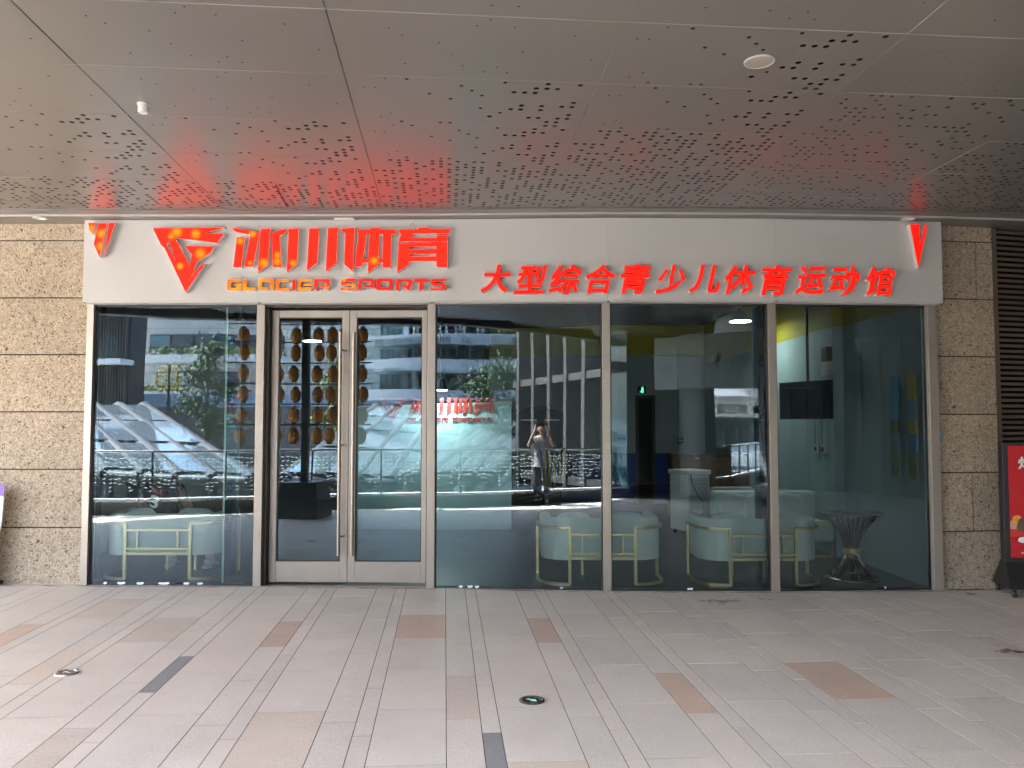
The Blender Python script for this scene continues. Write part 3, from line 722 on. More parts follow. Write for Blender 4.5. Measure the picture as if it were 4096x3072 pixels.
SHAPES = {
 'logo': [[z1([(55,170),(1540,160),(1045,290),(1530,278),(1400,475),(515,365),(822,958),(878,725),(725,542),(1330,548),(1240,690),(965,870),(895,1100),(805,1285),(920,1120),(1030,970),(1140,895),(1090,1000),(1045,1030),(740,1500),(305,585),(225,510)]),
           z1([(400,405),(345,515),(560,900)])]],
 'ice': [[z2([(50,148),(740,262),(785,285),(808,330),(625,1222),(395,1222),(565,365),(555,335),(150,250),(125,235)])], [z2([(192,410),(405,405),(305,1238),(90,1238)])],
         [z2([(862,180),(1118,170),(1045,1165),(775,1375),(838,420)])], [z2([(1575,175),(1500,320),(1400,345),(1368,400),(1418,1230),(1192,1230),(1160,345),(1200,280),(1260,245)])]],
 'river': [[z2([(1628,180),(1893,172),(1848,1155),(1568,1362)])], [z3([(258,168),(525,160),(470,1120),(190,1335)])], [z3([(775,160),(1045,135),(1000,1130),(712,1360)])]],
 'body': [[z3([(1115,180),(1505,140),(1455,1350),(1222,1160),(1258,275),(1195,265)])],
          [z3([(1575,200),(1950,190),(1955,150)]) + z4([(265,140),(275,185),(635,185),(690,300),(555,305),(535,1168),(335,1168),(335,1045),(205,1045),(195,1120)]) + z3([(1880,1385),(1885,1110),(1715,1110),(1700,1215),(1515,1215),(1620,310)]),
           z3([(1830,310),(1930,310),(1885,1020),(1745,1020)]), z4([(245,305),(345,305),(330,955),(210,955)])]],
 'grow': [[z4([(725,185),(1265,180),(1265,135),(1540,132),(1545,175),(2120,172),(2025,283),(1105,285),(1065,395),(1090,405),(1735,405),(1740,330),(1985,330),(2020,400),(2025,470),(2010,490),(745,490),(815,290),(780,285)])],
          [z4([(750,540),(2010,520),(2015,1160),(1730,1160),(1725,1000),(1005,1010),(1000,1100),(705,1300)]), z4([(1010,630),(1725,622),(1725,695),(1010,705)]), z4([(1010,820),(1725,812),(1725,885),(1010,893)])]],
 'G': [[z5([(115,132),(360,135),(362,178),(170,183),(155,195),(147,285),(158,297),(265,300),(285,285),(285,262),(270,250),(240,245),(250,225),(345,225),(360,240),(350,325),(335,345),(105,343),(85,325),(95,150)])]],
 'L': [[z5([(415,133),(465,133),(462,270),(470,290),(630,292),(615,342),(410,342),(390,320),(400,150)])]],
 'A': [[z5([(725,125),(975,125),(992,145),(978,330),(928,332),(925,185),(912,175),(775,175),(760,190),(750,270),(765,288),(860,288),(870,310),(860,332),(710,332),(690,310),(703,145)])]],
 'C': [[z5([(1060,135),(1285,133),(1280,172),(1110,175),(1090,190),(1080,280),(1095,298),(1280,302),(1275,345),(1045,345),(1022,325),(1035,160)])]],
 'I': [[z5([(1345,135),(1405,135),(1395,345),(1338,347)])]],
 'E': [[z5([(1480,130),(1715,127),(1710,165),(1530,168),(1510,185),(1500,275),(1515,290),(1705,292),(1700,335),(1465,338),(1447,320),(1455,155)])], [z5([(1575,225),(1720,222),(1718,250),(1560,255)])]],
 'R': [[z5([(1775,128),(2045,128),(2068,150),(2060,240),(2025,290),(2040,330),(1985,335),(1940,285),(1875,282),(1885,252),(1975,250),(1995,235),(2000,195),(1985,178),(1830,180),(1815,335),(1755,335),(1765,140)])]],
 'S': [[z6(S1)]],
 'P': [[z6([(440,118),(700,118),(722,140),(718,255),(700,280),(540,280),(560,240),(640,236),(660,220),(665,180),(645,165),(495,168),(485,322),(425,322)])]],
 'O': [[z6([(785,117),(1040,117),(1062,140),(1050,300),(1030,322),(775,322),(755,300),(768,140)]), z6([(850,165),(990,165),(1000,180),(990,265),(975,277),(845,277),(832,262),(838,180)])]],
 'R.': [[z6([(1135,123),(1400,123),(1425,145),(1418,240),(1385,290),(1400,325),(1340,328),(1300,283),(1235,278),(1250,243),(1330,240),(1350,222),(1352,185),(1335,172),(1195,175),(1185,328),(1118,328)])]],
 'T': [[z6([(1465,118),(1720,118),(1718,175),(1625,178),(1612,325),(1550,325),(1555,178),(1458,175)])]],
 'S.': [[z6([(x + 1660, y + 3) for x, y in S1])]],
 'emblem_a': [[z7([(130,205),(385,200),(290,640),(150,440)])], [z7([(515,225),(800,220),(540,1460),(320,985),(385,700)])], [z7([(895,205),(1105,205),(700,1400)])]],
 'emblem_b': [[z8([(300,205),(590,210),(590,850),(750,215),(840,215),(545,1525)])]],
}
HOT = [((708,928),24),((783,936),22),((802,1015),24),((721,1065),16),((685,944),16),((961,964),16),((1056,1053),22),((1109,1046),18),((1110,1020),14),((1010,935),18),((1172,1053),15),((1000,1052),10),
       ((1496,1043),18),((367,913),17),((367,930),14),((407,935),22),((405,985),22),((1304,1150),10),((1392,1145),16),((1375,1118),12),((1412,1145),14),((1385,1158),12)]
hot = []
for (x_, y_), r_ in HOT:
    q = on_sign(x_, y_); hot.append(((q[0], sy(q[0]) - LT, q[1]), r_ * 1.25 / FPX * 8.1))
M['led_main'] = led('led_red_with_hot_spots', hot, base=(1.0, 0.010, 0.004), strength=LED_ON * 1.8)
M['led_small'] = led('led_orange_small_letters', [], 0.85, strength=LED_ON * 1.35)
M['led_plain'] = led('led_red_plain', [], 0.0, base=(1.0, 0.010, 0.004), strength=LED_ON * .75)
SMALL = {'G', 'L', 'A', 'C', 'E'}
for key, groups in SHAPES.items():
    for loops in groups:
        face = M['led_small'] if key in SMALL else (M['led_plain'] if key in ('emblem_b', 'I', 'P', 'O', 'R.', 'T', 'S.') else M['led_main'])
        me = fill_mesh('letter', [[on_sign(x, y) for x, y in lp] for lp in loops])
        letter('sign_logo' if key in ('logo', 'emblem_a', 'emblem_b') else 'sign_letter', me, tf_sign, LT, M['return'], face, sign)
SLOGAN = [('大',1921,2043,1058,1171),('型',2055,2188,1060,1176),('综',2194,2326,1058,1177),('合',2343,2463,1057,1175),('青',2482,2603,1056,1176),('少',2621,2741,1058,1175),
          ('儿',2755,2880,1059,1172),('体',2900,3025,1060,1176),('育',3045,3169,1060,1181),('运',3181,3305,1066,1177),('动',3317,3441,1065,1180),('馆',3465,3584,1068,1183)]
for ch, xa, xb, ya, yb in SLOGAN:
    c0, c1 = on_sign(xa, yb), on_sign(xb, ya); body = None
    for k, (dx, dy) in enumerate(((0, 0), (-1, 0), (1, 0), (0, -1), (0, 1), (-.7, -.7), (.7, .7), (-.7, .7), (.7, -.7))):   # the strokes thickened all round
        g = .0042; me = fit(text_mesh(ch, 0.010, 0.22), c0[0] + g, c1[0] - g, c0[1] + g, c1[1] - g)
        for v in me.vertices: v.co.x += dx * g; v.co.y += dy * g
        o = letter('sign_letter', me, tf_sign, LT - .0003 * k, M['return'], M['led_plain'], sign)
        f = o.children[0]
        if body is None: body, face_ = o, f
        else:
            for src, dst in ((o, body), (f, face_)):
                bm = bmesh.new(); bm.from_mesh(dst.data); bm.from_mesh(src.data); bm.to_mesh(dst.data); bm.free()
            bpy.data.objects.remove(f); bpy.data.objects.remove(o)

# ------------------------------------------------------------------ the shop inside
def zin(x): return zf(x) + 0.012
XL, XR, YB = -5.2, 4.42, 10.2
m = MB()
for i in range(10):
    a, b = XL - .3 + (XR + .6 - XL) * i / 10, XL - .3 + (XR + .6 - XL) * (i + 1) / 10
    m.quad((a, yline(a)+.11, zin(a)), (b, yline(b)+.11, zin(b)), (b, YB + .3, zin(b)), (a, YB + .3, zin(a)))
tag(m.build('shop_floor', M['floor_in']), kind='structure')
tag(MB().box(XL - .2, XR + .3, 0.5, YB + .3, ZC - 0.02, ZC + .05).build('shop_ceiling', M['ceil_in']), kind='structure')
def banded(name, pts, bands, label):
    root = empty(name, (pts[0][0], pts[0][1], 0), 0, kind='structure')
    for (nm, z0, z1, mt, pr) in bands:
        m = MB()
        for (xa, ya), (xb, yb) in zip(pts, pts[1:]):
            t = Vector((xb - xa, yb - ya, 0)).normalized(); n = Vector((t.y, -t.x, 0)) * pr; k = Vector((-t.y, t.x, 0)) * 0.15
            a, b = Vector((xa, ya, 0)) + n, Vector((xb, yb, 0)) + n
            m.hexa([(a.x, a.y, z0), (b.x, b.y, z0), (b.x+k.x, b.y+k.y, z0), (a.x+k.x, a.y+k.y, z0)], [(a.x, a.y, z1), (b.x, b.y, z1), (b.x+k.x, b.y+k.y, z1), (a.x+k.x, a.y+k.y, z1)])
        m.build(nm, mt, root, off=root.location)
    return root
banded('shop_rear_wall', [(XL, 9.6), (-0.5, 9.6)], [('dark_band', -.1, 3.84, M['curtain'], 0)], '')
banded('shop_back_wall', [(-0.5, 9.6), (0.9, 9.5), (1.9, 9.1), (XR, 9.1)], [('blue_dado', -.1, 1.08, M['wall_blue'], .004), ('grey_band', 1.08, 3.2, M['wall_grey'], 0), ('yellow_band', 3.2, 3.84, M['wall_yellow'], .004)], '')
banded('shop_right_wall', [(XR - .26, 9.1), (XR - .22, 2.30), (XR - .10, 2.25), (XR - .02, 0.42)], [('teal_band', -.1, 2.98, M['wall_teal'], 0), ('yellow_band', 2.98, 3.84, M['wall_yellow'], .004)], '')
banded('shop_left_wall', [(XL, 0.42), (XL, 9.6)], [('grey_band', -.1, 3.84, M['wing'], 0)], '')
# doorway, exit sign and switch on the back wall
def onY(x, y, Y): return at(x, y, Y)
q0, q1 = onY(2549, 1594, 9.2), onY(2607, 1945, 9.2)
d = empty('inner_doorway', ((q0.x + q1.x)/2, 9.06, 0), 0, 'dark inner doorway in the grey back wall below the green exit sign', 'doorway')
w = (q1.x - q0.x)
MB().box(-w/2, w/2, 0.0, 0.30, zin(q0.x), q0.z).build('opening', M['void'], d)
m = MB().box(-w/2 - .06, -w/2, -.02, .06, zin(q0.x), q0.z + .06).box(w/2, w/2 + .06, -.02, .06, zin(q0.x), q0.z + .06).box(-w/2, w/2, -.02, .06, q0.z, q0.z + .06); m.build('door_frame', M['curtain'], d)
q = onY(2568, 1559, 9.0)
e = empty('exit_sign', (q.x, 9.04, q.z), 0, 'small green running man exit sign above the inner doorway', 'sign')
MB().box(-.09, .09, -.03, .03, -.075, .075).build('sign_box', M['black'], e)
m = MB().box(-.012, .03, -.036, -.034, -.03, .03).obox((.02, -.035, -.05), (.016, .002, .05), 0).obox((-.02, -.035, -.045), (.05, .002, .014), 0).ball((.012, -.035, .048), (.014, .002, .014)); m.build('running_man', M['exit_green'], e)
q = onY(2723, 1762, 9.0)
e = empty('thermostat', (q.x, 9.07, q.z), 0, 'small dark thermostat with pale display on the grey back wall', 'thermostat')
MB().box(-.06, .06, -.03, .03, -.06, .06).build('body', M['black'], e); MB().box(-.035, .035, -.034, -.031, -.03, .015).build('display', M['white_plastic'], e)
q = onY(2475, 1757, 9.0)
e = empty('wall_switch', (q.x, 9.07, q.z), 0, 'small pale switch on the grey back wall left of the inner doorway', 'switch')
MB().box(-.045, .045, -.015, .02, -.045, .045).build('plate', M['white_plastic'], e); MB().box(-.02, .02, -.02, -.014, -.03, .03).build('rocker', M['wall_grey'], e)
for x_ in (2717, 2477):
    q = onY(x_, 1757, 9.05); o = MB().box(-.012, .012, -.02, .01, .08, 2.0).build('cable_duct', M['wall_grey']); o.location = (q.x, 9.09, q.z)
    tag(o, 'thin cable duct running up the back wall from the ' + ('thermostat' if x_ == 2717 else 'pale switch'), 'cable duct')
# lit ceiling lamps
def pendant(x, y, z, r, label, mt=None):
    e = empty('ceiling_lamp', (x, y, z), 0, label, 'lamp', 'round white lamps under the shop ceiling')
    MB().lathe([(r * .25, .16), (r * .9, .05), (r, 0.0)], 20).build('lamp_housing', M['black'], e, smooth=True)
    MB().lathe([(r * .94, -.006), (r * .94, -.002)], 20).build('diffuser', mt or M['sofalamp'], e)
    MB().tube([(0, 0, .16), (0, 0, ZC - .02 - z)], 0.012, 6).build('rod', M['black'], e)
q = at(2962, 1285, 4.2); pendant(q.x, q.y, q.z, .17, 'lit round white lamp above the white air cooler')
q = at(1764, 1560, 4.38); pendant(q.x, q.y, q.z, .10, 'small lit white lamp washing the pale blue logo wall', M['wash'])
pendant(-3.6, 6.2, 3.2, .17, 'lit round white lamp far back in the left of the hall')
for k, (x_, y_, ln, rz_) in enumerate([(515, 1376, .9, .25), (565, 1368, .55, -.1), (620, 1384, .6, .1), (760, 1446, 1.0, -.05), (700, 1449, .7, .12), (490, 1504, .6, 0), (700, 1572, 1.3, -.06)]):
    q = at(x_, y_, 7.0); e = empty('tube_light', (q.x, q.y, q.z), rz_, ['left upper white tube light, the longest of its cluster', 'short white tube light at the middle of the left cluster', 'white tube light at the right end of the left cluster', 'long white tube light before the dark tree in the left pane',
        'white tube light just left of the longest one', 'short low white tube light at the left edge of the hall', 'lowest and longest white tube light of the hall'][k], 'lamp', 'white tube lights hanging in the hall')
    MB().box(-ln/2, ln/2, -.03, .03, 0, .05).build('lamp_housing', M['white_plastic'], e); MB().box(-ln/2 + .01, ln/2 - .01, -.022, .022, -.008, -.002).build('lamp_tube', M['tube_lamp'], e)
    MB().tube([(0, 0, .05), (0, 0, ZC - .02 - q.z)], 0.006, 5).build('cable', M['black'], e)
# reception wall with the same lettering in red
RY = 4.65
xa, xb = at(1360, 1900, RY).x, at(2046, 1900, RY).x
rec = empty('logo_wall', ((xa + xb) / 2, RY, zin((xa + xb)/2)), 0, 'pale blue free-standing wall with the red sports logo inside the shop', 'partition')
hw = (xb - xa) / 2
zt0, zt1 = at(1960, 1641, RY).z - rec.location.z, at(2046, 1617, RY).z - rec.location.z
m = MB(); m.hexa([(-hw, 0, 0), (hw, 0, 0), (hw, .22, 0), (-hw, .22, 0)], [(-hw, 0, zt0), (hw, 0, zt1), (hw, .22, zt1), (-hw, .22, zt0)])
m.build('wall_panel', M['recep'], rec, bevel=.004)
m = MB(); m.hexa([(-hw-.01, -.012, zt0+.001), (hw+.01, -.012, zt1+.001), (hw+.01, .23, zt1+.001), (-hw-.01, .23, zt0+.001)], [(-hw-.01, -.012, zt0+.05), (hw+.01, -.012, zt1+.05), (hw+.01, .23, zt1+.05), (-hw-.01, .23, zt0+.05)])
m.build('cap', M['white_paint'], rec)
def on_rec(x, y):                               # outer sign pixel -> place on the reception wall (same artwork, smaller)
    s = 0.389; x2 = 1516 + (x - 610) * s; y2 = 1590 + (y - 910) * s
    q = at(x2, y2, RY - .02); return (q.x - rec.location.x, q.z - rec.location.z)
for key, groups in SHAPES.items():
    if key.startswith('emblem'): continue
    for loops in groups:
        me = fill_mesh('letter', [[on_rec(x, y) for x, y in lp] for lp in loops])
        letter('wall_logo' if key == 'logo' else 'wall_letter', me, lambda x, z, t: (x, -t, z), .018, M['red_paint'], M['red_paint'], rec)
# water dispenser post with tray and bottle
q = at(2016, 2040, 7.6); t = empty('hand_rest_post', (q.x, 7.6, zin(q.x)), 0, 'slim dark post with a small blue tray beside the logo wall', 'stand')
MB().tube([(0, 0, 0.0), (0, 0, .52)], .055, 12).build('post', M['curtain'], t, smooth=True); MB().lathe([(.11, 0), (.11, .015), (.06, .03)], 14).build('base', M['curtain'], t)
MB().box(-.26, .07, -.12, .12, .54, .60).build('tray', M['wall_blue'], t, bevel=.01)
b = empty('water_bottle', (q.x + .0, 7.58, zin(q.x) + .60), 0, 'clear water bottle with a red label standing on the blue tray', 'bottle')
MB().lathe([(.03, 0), (.033, .02), (.033, .15), (.015, .19), (.015, .2)], 12).build('bottle_body', M['clear'], b, smooth=True); MB().lathe([(.0345, .06), (.0345, .12)], 12, cap=False).build('bottle_label', M['red_paint'], b); MB().lathe([(.017, .2), (.017, .225)], 10).build('bottle_cap', M['black'], b)
# black punching game machine
q = at(2155, 2037, 7.9); g = empty('game_machine', (q.x, 7.9, zin(q.x)), 0, 'black hexagonal arcade game machine with yellow and blue stripes beside the logo wall', 'arcade machine')
hexp = [(-.52, .15), (-.52, 1.75), (-.30, 1.95), (.05, 2.02), (.50, 1.88), (.52, .75), (.30, .28)]
for y0, y1, nm in ((-.06, 0.0, 'front_frame'),):
    m = MB()
    for (xa_, za_), (xb_, zb_) in zip(hexp, hexp[1:] + hexp[:1]): m.bar([(xa_, -.03, za_), (xb_, -.03, zb_)], .085)
    m.build(nm, M['black'], g)
MB().add([(x, .55, z) for x, z in hexp], [tuple(range(len(hexp)))]).build('back_panel', M['black'], g)
MB().box(-.56, -.44, -.1, .7, 0, 1.98).build('side_panel', M['black'], g, bevel=.01)
MB().box(.06, .46, .1, .5, 0, .5).build('cabinet', M['black'], g, bevel=.02)
for i in range(3): MB().box(-.40 + i*.001, -.02, .02, .06, 1.10 - i * .12, 1.16 - i * .12).build('yellow_bar', M['wall_yellow'], g)
for i in range(4): MB().box(.10 + i * .10, .145 + i * .10, .03, .06, .42, 1.18).build('yellow_stripe', M['wall_yellow'], g)
MB().box(.06, .48, .06, .09, .42, 1.2).build('blue_panel', M['wall_blue'], g); MB().obox((-.12, .1, .42), (.62, .3, .05), 0, 0, .12).build('play_deck', M['wall_blue'], g)
MB().box(-.36, -.04, -.01, .0, 1.76, 1.79).box(.12, .42, -.01, 0, 1.76, 1.79).build('score_strip', M['white_plastic'], g)
# air cooler
q = at(2760, 2116, 4.4); c = empty('air_cooler', (q.x, 4.4, zin(q.x)), math.radians(24), 'white portable air cooler with side grilles inside the shop', 'air cooler')
MB().box(-.20, .20, -.24, .24, .07, .93).build('housing', M['white_plastic'], c, bevel=.015); MB().box(-.22, .22, -.26, .26, .93, 1.0).build('top_tray', M['white_plastic'], c, bevel=.012)
for s in (-1, 1):
    for t_ in (-1, 1): MB().ball((s * .15, t_ * .18, .035), .035, 8, 5).build('castor', M['black'], c)
for i in range(22): MB().box(-.16, .16, -.252, -.240, .40 + i * .022, .413 + i * .022).build('grille_slat', M['grey_leather'], c)
m = MB()
for i in range(20): m.box(.2, .208, -.20, .20, .40 + i * .024, .410 + i * .024)
for i in range(9): m.box(.2, .212, -.19 + i * .046, -.18 + i * .046, .39, .88)
tag(m.build('side_grille', M['white_plastic'], c), kind='stuff'); m = MB().box(.199, .203, -.2, .2, .39, .88); m.build('grille_backing', M['grey_leather'], c)
MB().box(-.14, -.10, -.246, -.238, .30, .33).box(-.07, -.03, -.246, -.238, .30, .33).box(.01, .08, -.246, -.238, .29, .33).build('badge', M['curtain'], c)
MB().tube([(-.17, -.26, .95), (-.15, -.27, .80), (-.05, -.27, .62), (.08, -.27, .5), (.19, -.27, .42)], .008, 6).build('power_cord', M['black'], c)
# brown cabinet behind
q = at(2686, 1821, 6.0); q2 = at(3014, 1821, 6.0)
c = empty('low_cabinet', ((q.x + q2.x)/2, 6.2, zin(2.9)), 0, 'dark brown low cabinet row behind the air cooler', 'cabinet'); hw = (q2.x - q.x)/2; h_ = q.z - zin(2.9)
MB().box(-hw, hw, -.2, .2, .06, h_).build('carcass', M['wood'], c)
for i in range(4):
    MB().box(-hw + .01 + i * hw/2, -hw + (i+1) * hw/2 - .01, -.225, -.202, .08, h_ - .03).build('cabinet_door', M['wood'], c, bevel=.004)
MB().box(-hw - .015, hw + .015, -.235, .21, h_ + .001, h_ + .03).build('cabinet_top', M['wood'], c)
# television on a ceiling pole
q = at(3195, 1600, 1.9)
tv = empty('television', (q.x + .12, 2.0, q.z), math.radians(-64), 'dark flat television hanging from a ceiling pole near the right wall', 'television')
MB().box(-.42, .42, -.03, .03, -.24, .24).build('tv_body', M['black'], tv, bevel=.008); MB().box(-.40, .40, -.033, -.0305, -.22, .22).build('tv_screen', M['tea'], tv)
MB().tube([(0, .05, .1), (0, .05, ZC - .03 - q.z)], .018, 8).build('pole', M['black'], tv, smooth=True); MB().box(-.08, .08, .03, .06, -.08, .12).build('bracket', M['black'], tv)
q = at(3255, 1435, 2.1); e = empty('wall_meter', (XR - .245, q.y + .3, q.z), 0, 'small box with brown cover high on the right wall behind the television', 'meter box')
MB().box(-.05, .05, -.1, .1, -.2, -.02).build('meter_case', M['white_plastic'], e, bevel=.006); MB().box(-.05, .05, -.09, .09, -.01, .18).build('meter_cover', M['wood'], e, bevel=.006)
for k, x_ in enumerate((3211, 3234)):
    q = at(x_, 1798, 2.4); o = empty('wall_socket', (XR - .245, 2.6 + .25 * k, q.z), 0, ['left wall socket with white frame below the television', 'right wall socket with white frame below the television'][k], 'socket', 'wall sockets below the television')
    MB().box(-.012, .02, -.055, .055, -.06, .06).build('frame', M['white_plastic'], o); MB().box(-.016, -.011, -.03, .03, -.03, .03).build('insert', M['black'], o)
    MB().tube([(-.015, 0, .06), (-.015, 0, .5)], .008, 6).build('cable', M['wall_grey'], o)
for k, (ya_, w_) in enumerate(((.95, .19), (.55, .20))):  # colour strips painted in place of reflections in the glass
    o = empty('reflection_strip', (XR - .06, ya_, 1.68), math.radians(-3), ['narrow blue and lime print on the right wall behind the wire table', 'olive and blue print on the right wall close to the glass'][k], 'print', 'tall prints on the right shop wall')
    ms = [M['wall_yellow'], M['hoard'], M['wall_yellow'], M['bluegrey'], M['leaf_y']] if k else [M['bluegrey'], M['bluegrey'], M['leaf_y'], M['hoard'], M['leaf_y']]
    z_ = .57
    for j, (mm, h_) in enumerate(zip(ms, (.28, .22, .15, .2, .29))): MB().box(-.02, 0, -w_/2, w_/2, z_ - h_, z_).build('strip_field', mm, o); z_ -= h_
# glass partition fin behind the leftmost pane
q = at(892, 2335, .35); f = empty('glass_fin', (q.x, .34, zin(q.x)), math.radians(0), 'green edged upright glass fin behind the leftmost pane', 'glass fin')
MB().box(-.006, .006, 0, .42, 0, ZH).build('fin_pane', M['fin_glass'], f); MB().box(-.009, .009, -.012, -.001, 0, ZH).box(-.009, .009, .421, .432, 0, ZH).build('fin_edge', M['fin_edge'], f)
for z_ in (.62, 1.9, 2.5): MB().box(-.02, .02, .10, .16, z_, z_ + .05).build('fin_clamp', M['black'], f)
q = at(2990, 2330, .2)
f = empty('glass_fin', (at(3068, 2330, .3).x, .27, zin(2.6)), 0, 'dark reflective glass fin beside the mullion left of the rightmost pane', 'glass fin')
MB().box(-.006, .006, 0, .38, 0, ZH).build('fin_pane', M['fin_glass'], f); MB().box(-.009, .009, .381, .39, 0, ZH).build('fin_edge', M['fin_edge'], f)

# ------------------------------------------------------------------ tub sofas with brass frames
def smooth_plan(w, d, r, n=6):                  # U-shaped plan: right front -> back -> left front, back edge at y = 0
    pts = [(w, d)]
    for i in range(n + 1): a = math.pi/2 * i / n; pts.append((w - r + r * math.cos(a), r - r * math.sin(a)))
    for i in range(n + 1): a = math.pi/2 * i / n; pts.append((-w + r - r * math.sin(a), r - r * math.cos(a)))
    pts.append((-w, d)); return pts
def tub_sofa(label, w=0.64, d=0.66):
    s = empty('tub_sofa', (0, 0, 0), 0, label, 'sofa', 'mint tub sofas with their backs to the window')
    out, inn = smooth_plan(w, d, .27), smooth_plan(w - .12, d - .02, .18)
    prof = [(0.0, .275), (0.02, .262), (1.0, .262), (1.0, .665), (.88, .695), (.5, .705), (.12, .695), (0.0, .66)]
    n = len(out); vs = []; fs = []; kx = len(prof)
    for (ox, oy), (ix, iy) in zip(out, inn):
        for t, z in prof: vs.append((ox + (ix - ox) * t, oy + (iy - oy) * t, z))
    for i in range(n - 1):
        for k in range(kx): l = (k + 1) % kx; fs.append((i*kx+k, i*kx+l, (i+1)*kx+l, (i+1)*kx+k))
    fs += [tuple(range(kx)), tuple((n-1)*kx + k for k in range(kx))[::-1]]
    MB().add(vs, fs).build('back_shell', M['mint'], s, smooth=True)
    MB().prism([(x * .985, y * .98 + .02) for x, y in smooth_plan(w - .115, d + .02, .17)], .265, .43).build('seat', M['mint'], s, bevel=.03)
    for sgn in (-1, 1):
        o = MB().ball((0, 0, 0), (.20, .07, .14), 14, 10)
        o.v = [((abs(x) / .20) ** .6 * .20 * (1 if x > 0 else -1), y, (abs(z) / .14) ** .6 * .14 * (1 if z > 0 else -1)) for x, y, z in o.v]
        p = o.build('cushion', M['mint_cloth'], s, smooth=True); p.location = (sgn * .29, .235, .60); p.rotation_euler = (-.28, random.uniform(-.06, .06), sgn * .1)
    for sgn in (-1, 1):
        pl = [(sgn * .345, -.025), (sgn * .45, -.012), (sgn * .55, .03), (sgn * .625, .10), (sgn * .66, .20), (sgn * .668, .32), (sgn * .668, .54)]
        f = MB(); z1 = .602
        f.bar([(pl[0][0], pl[0][1], .012), (pl[0][0], pl[0][1], z1)], .030)
        f.bar([(x, y, z1) for x, y in pl], .028); f.bar([(x, y, .018) for x, y in pl], .028); f.bar([(pl[-1][0], pl[-1][1], .012), (pl[-1][0], pl[-1][1], z1)], .030)
        f.build('side_frame', M['gold'], s)
    r = MB(); r.bar([(-.345, -.03, .53), (.345, -.03, .53)], .022).bar([(-.345, -.03, .335), (.345, -.03, .335)], .022).bar([(-.345, -.028, .285), (.345, -.028, .285)], .026)
    r.build('back_rail', M['gold'], s)
    for x_ in (-.215, .215): MB().bar([(x_, -.03, .335), (x_, -.03, .53)], .020).build('strut', M['gold'], s)
    MB().bar([(.16, .60, .0), (.16, .60, .28)], .026).build('leg', M['gold'], s); MB().bar([(-.16, .60, .0), (-.16, .60, .28)], .026).build('leg', M['gold'], s)
    return s
sf = tub_sofa('mint tub sofa with brass frame behind the leftmost pane, person sitting on it'); x_ = at(625, 2330, .42).x; sf.location = (x_, .46, zin(x_)); SOFA1 = sf.location.copy()
sf2 = copy_tree(sf); sf2['label'] = 'mint tub sofa with brass frame behind the mullion of the dark middle pane'; x_ = at(2411, 2330, .34).x; sf2.location = (x_, .36, zin(x_))
sf3 = copy_tree(sf); sf3['label'] = 'mint tub sofa with brass frame just left of the wire table'; x_ = at(3050, 2330, .38).x; sf3.location = (x_, .37, zin(x_))
# armchair facing the window, further in
q = at(2985, 2060, 3.1); ac = empty('armchair', (q.x, 3.1, zin(q.x)), math.radians(8), 'grey upholstered armchair behind the sofa, before the brown cabinet', 'armchair')
MB().prism([(x, y) for x, y in smooth_plan(.36, .62, .2)], .24, .42).build('seat', M['grey_leather'], ac, bevel=.03)
MB().box(-.33, .33, .42, .58, .40, .80).build('backrest', M['grey_leather'], ac, bevel=.06)
for s in (-1, 1): MB().box(s * .36 - .06, s * .36 + .06, .02, .58, .24, .60).build('arm', M['grey_leather'], ac, bevel=.04)
for s in (-1, 1):
    for y_ in (.08, .52): MB().bar([(s * .3, y_, 0), (s * .3, y_, .25)], .03).build('leg', M['gold'], ac)
# long wall sofa with cushions at the right wall
ws = empty('wall_sofa', (3.35, 2.2, zin(3.4)), math.radians(0), 'long grey green wall sofa with loose cushions at the right wall', 'sofa')
MB().box(-.62, .80, 0, .75, .20, .44).build('seat', M['mint'], ws, bevel=.04); MB().box(-.62, .80, .60, .80, .42, .80).build('backrest', M['mint'], ws, bevel=.05); MB().box(-.62, .80, -.03, -.005, .44, .47).build('front_rail', M['gold'], ws)
for k, (x_, rz_) in enumerate(((-.35, .3), (-.02, -.25), (.38, .2))):
    o = MB().ball((0, 0, 0), (.21, .08, .19), 12, 8); o.v = [((abs(x) / .21) ** .6 * .21 * (1 if x > 0 else -1), y, (abs(z) / .19) ** .6 * .19 * (1 if z > 0 else -1)) for x, y, z in o.v]
    p = o.build('cushion', M['mint_cloth'], ws, smooth=True); p.location = (x_, .50, .60); p.rotation_euler = (-.3, rz_, 0)
f = MB()
for s in (-.58, .76): f.bar([(s, .02, 0), (s, .02, .2)], .03).bar([(s, .7, 0), (s, .7, .2)], .03).bar([(s, .02, .016), (s, .7, .016)], .03)
f.bar([(-.58, .02, .016), (.76, .02, .016)], .03); f.build('frame', M['gold'], ws)
# wire table
q = at(3410, 2326, .85); tb = empty('wire_table', (q.x, .86, zin(q.x)), 0, 'round dark topped table on a waisted bronze wire base behind the rightmost pane', 'table')
RT = .345; HT = .735
MB().lathe([(RT - .02, HT - .03), (RT, HT - .026), (RT, HT - .004), (RT - .008, HT)], 40).build('tabletop', pbr('slate_top', (0.30, 0.30, 0.29), 0.25, var=.15, vs=6), tb, smooth=True)
MB().lathe([(RT + .004, HT - .024), (RT + .004, HT - .008)], 40, cap=False).build('table_rim', M['bronze'], tb, smooth=True)
def waist(z): t = (z - .30) / .43; return .075 + (.24 * abs(t) ** 1.9 if z > .30 else .20 * abs((.30 - z) / .29) ** 1.9)
for k in range(30):
    a = 2*math.pi*k/30; pts = [(waist(z) * math.cos(a), waist(z) * math.sin(a), z) for z in [.012 + (HT - .045) * i / 14 for i in range(15)]]
    MB().tube(pts, .0058, 6).build('wire', M['bronze'], tb, smooth=True)
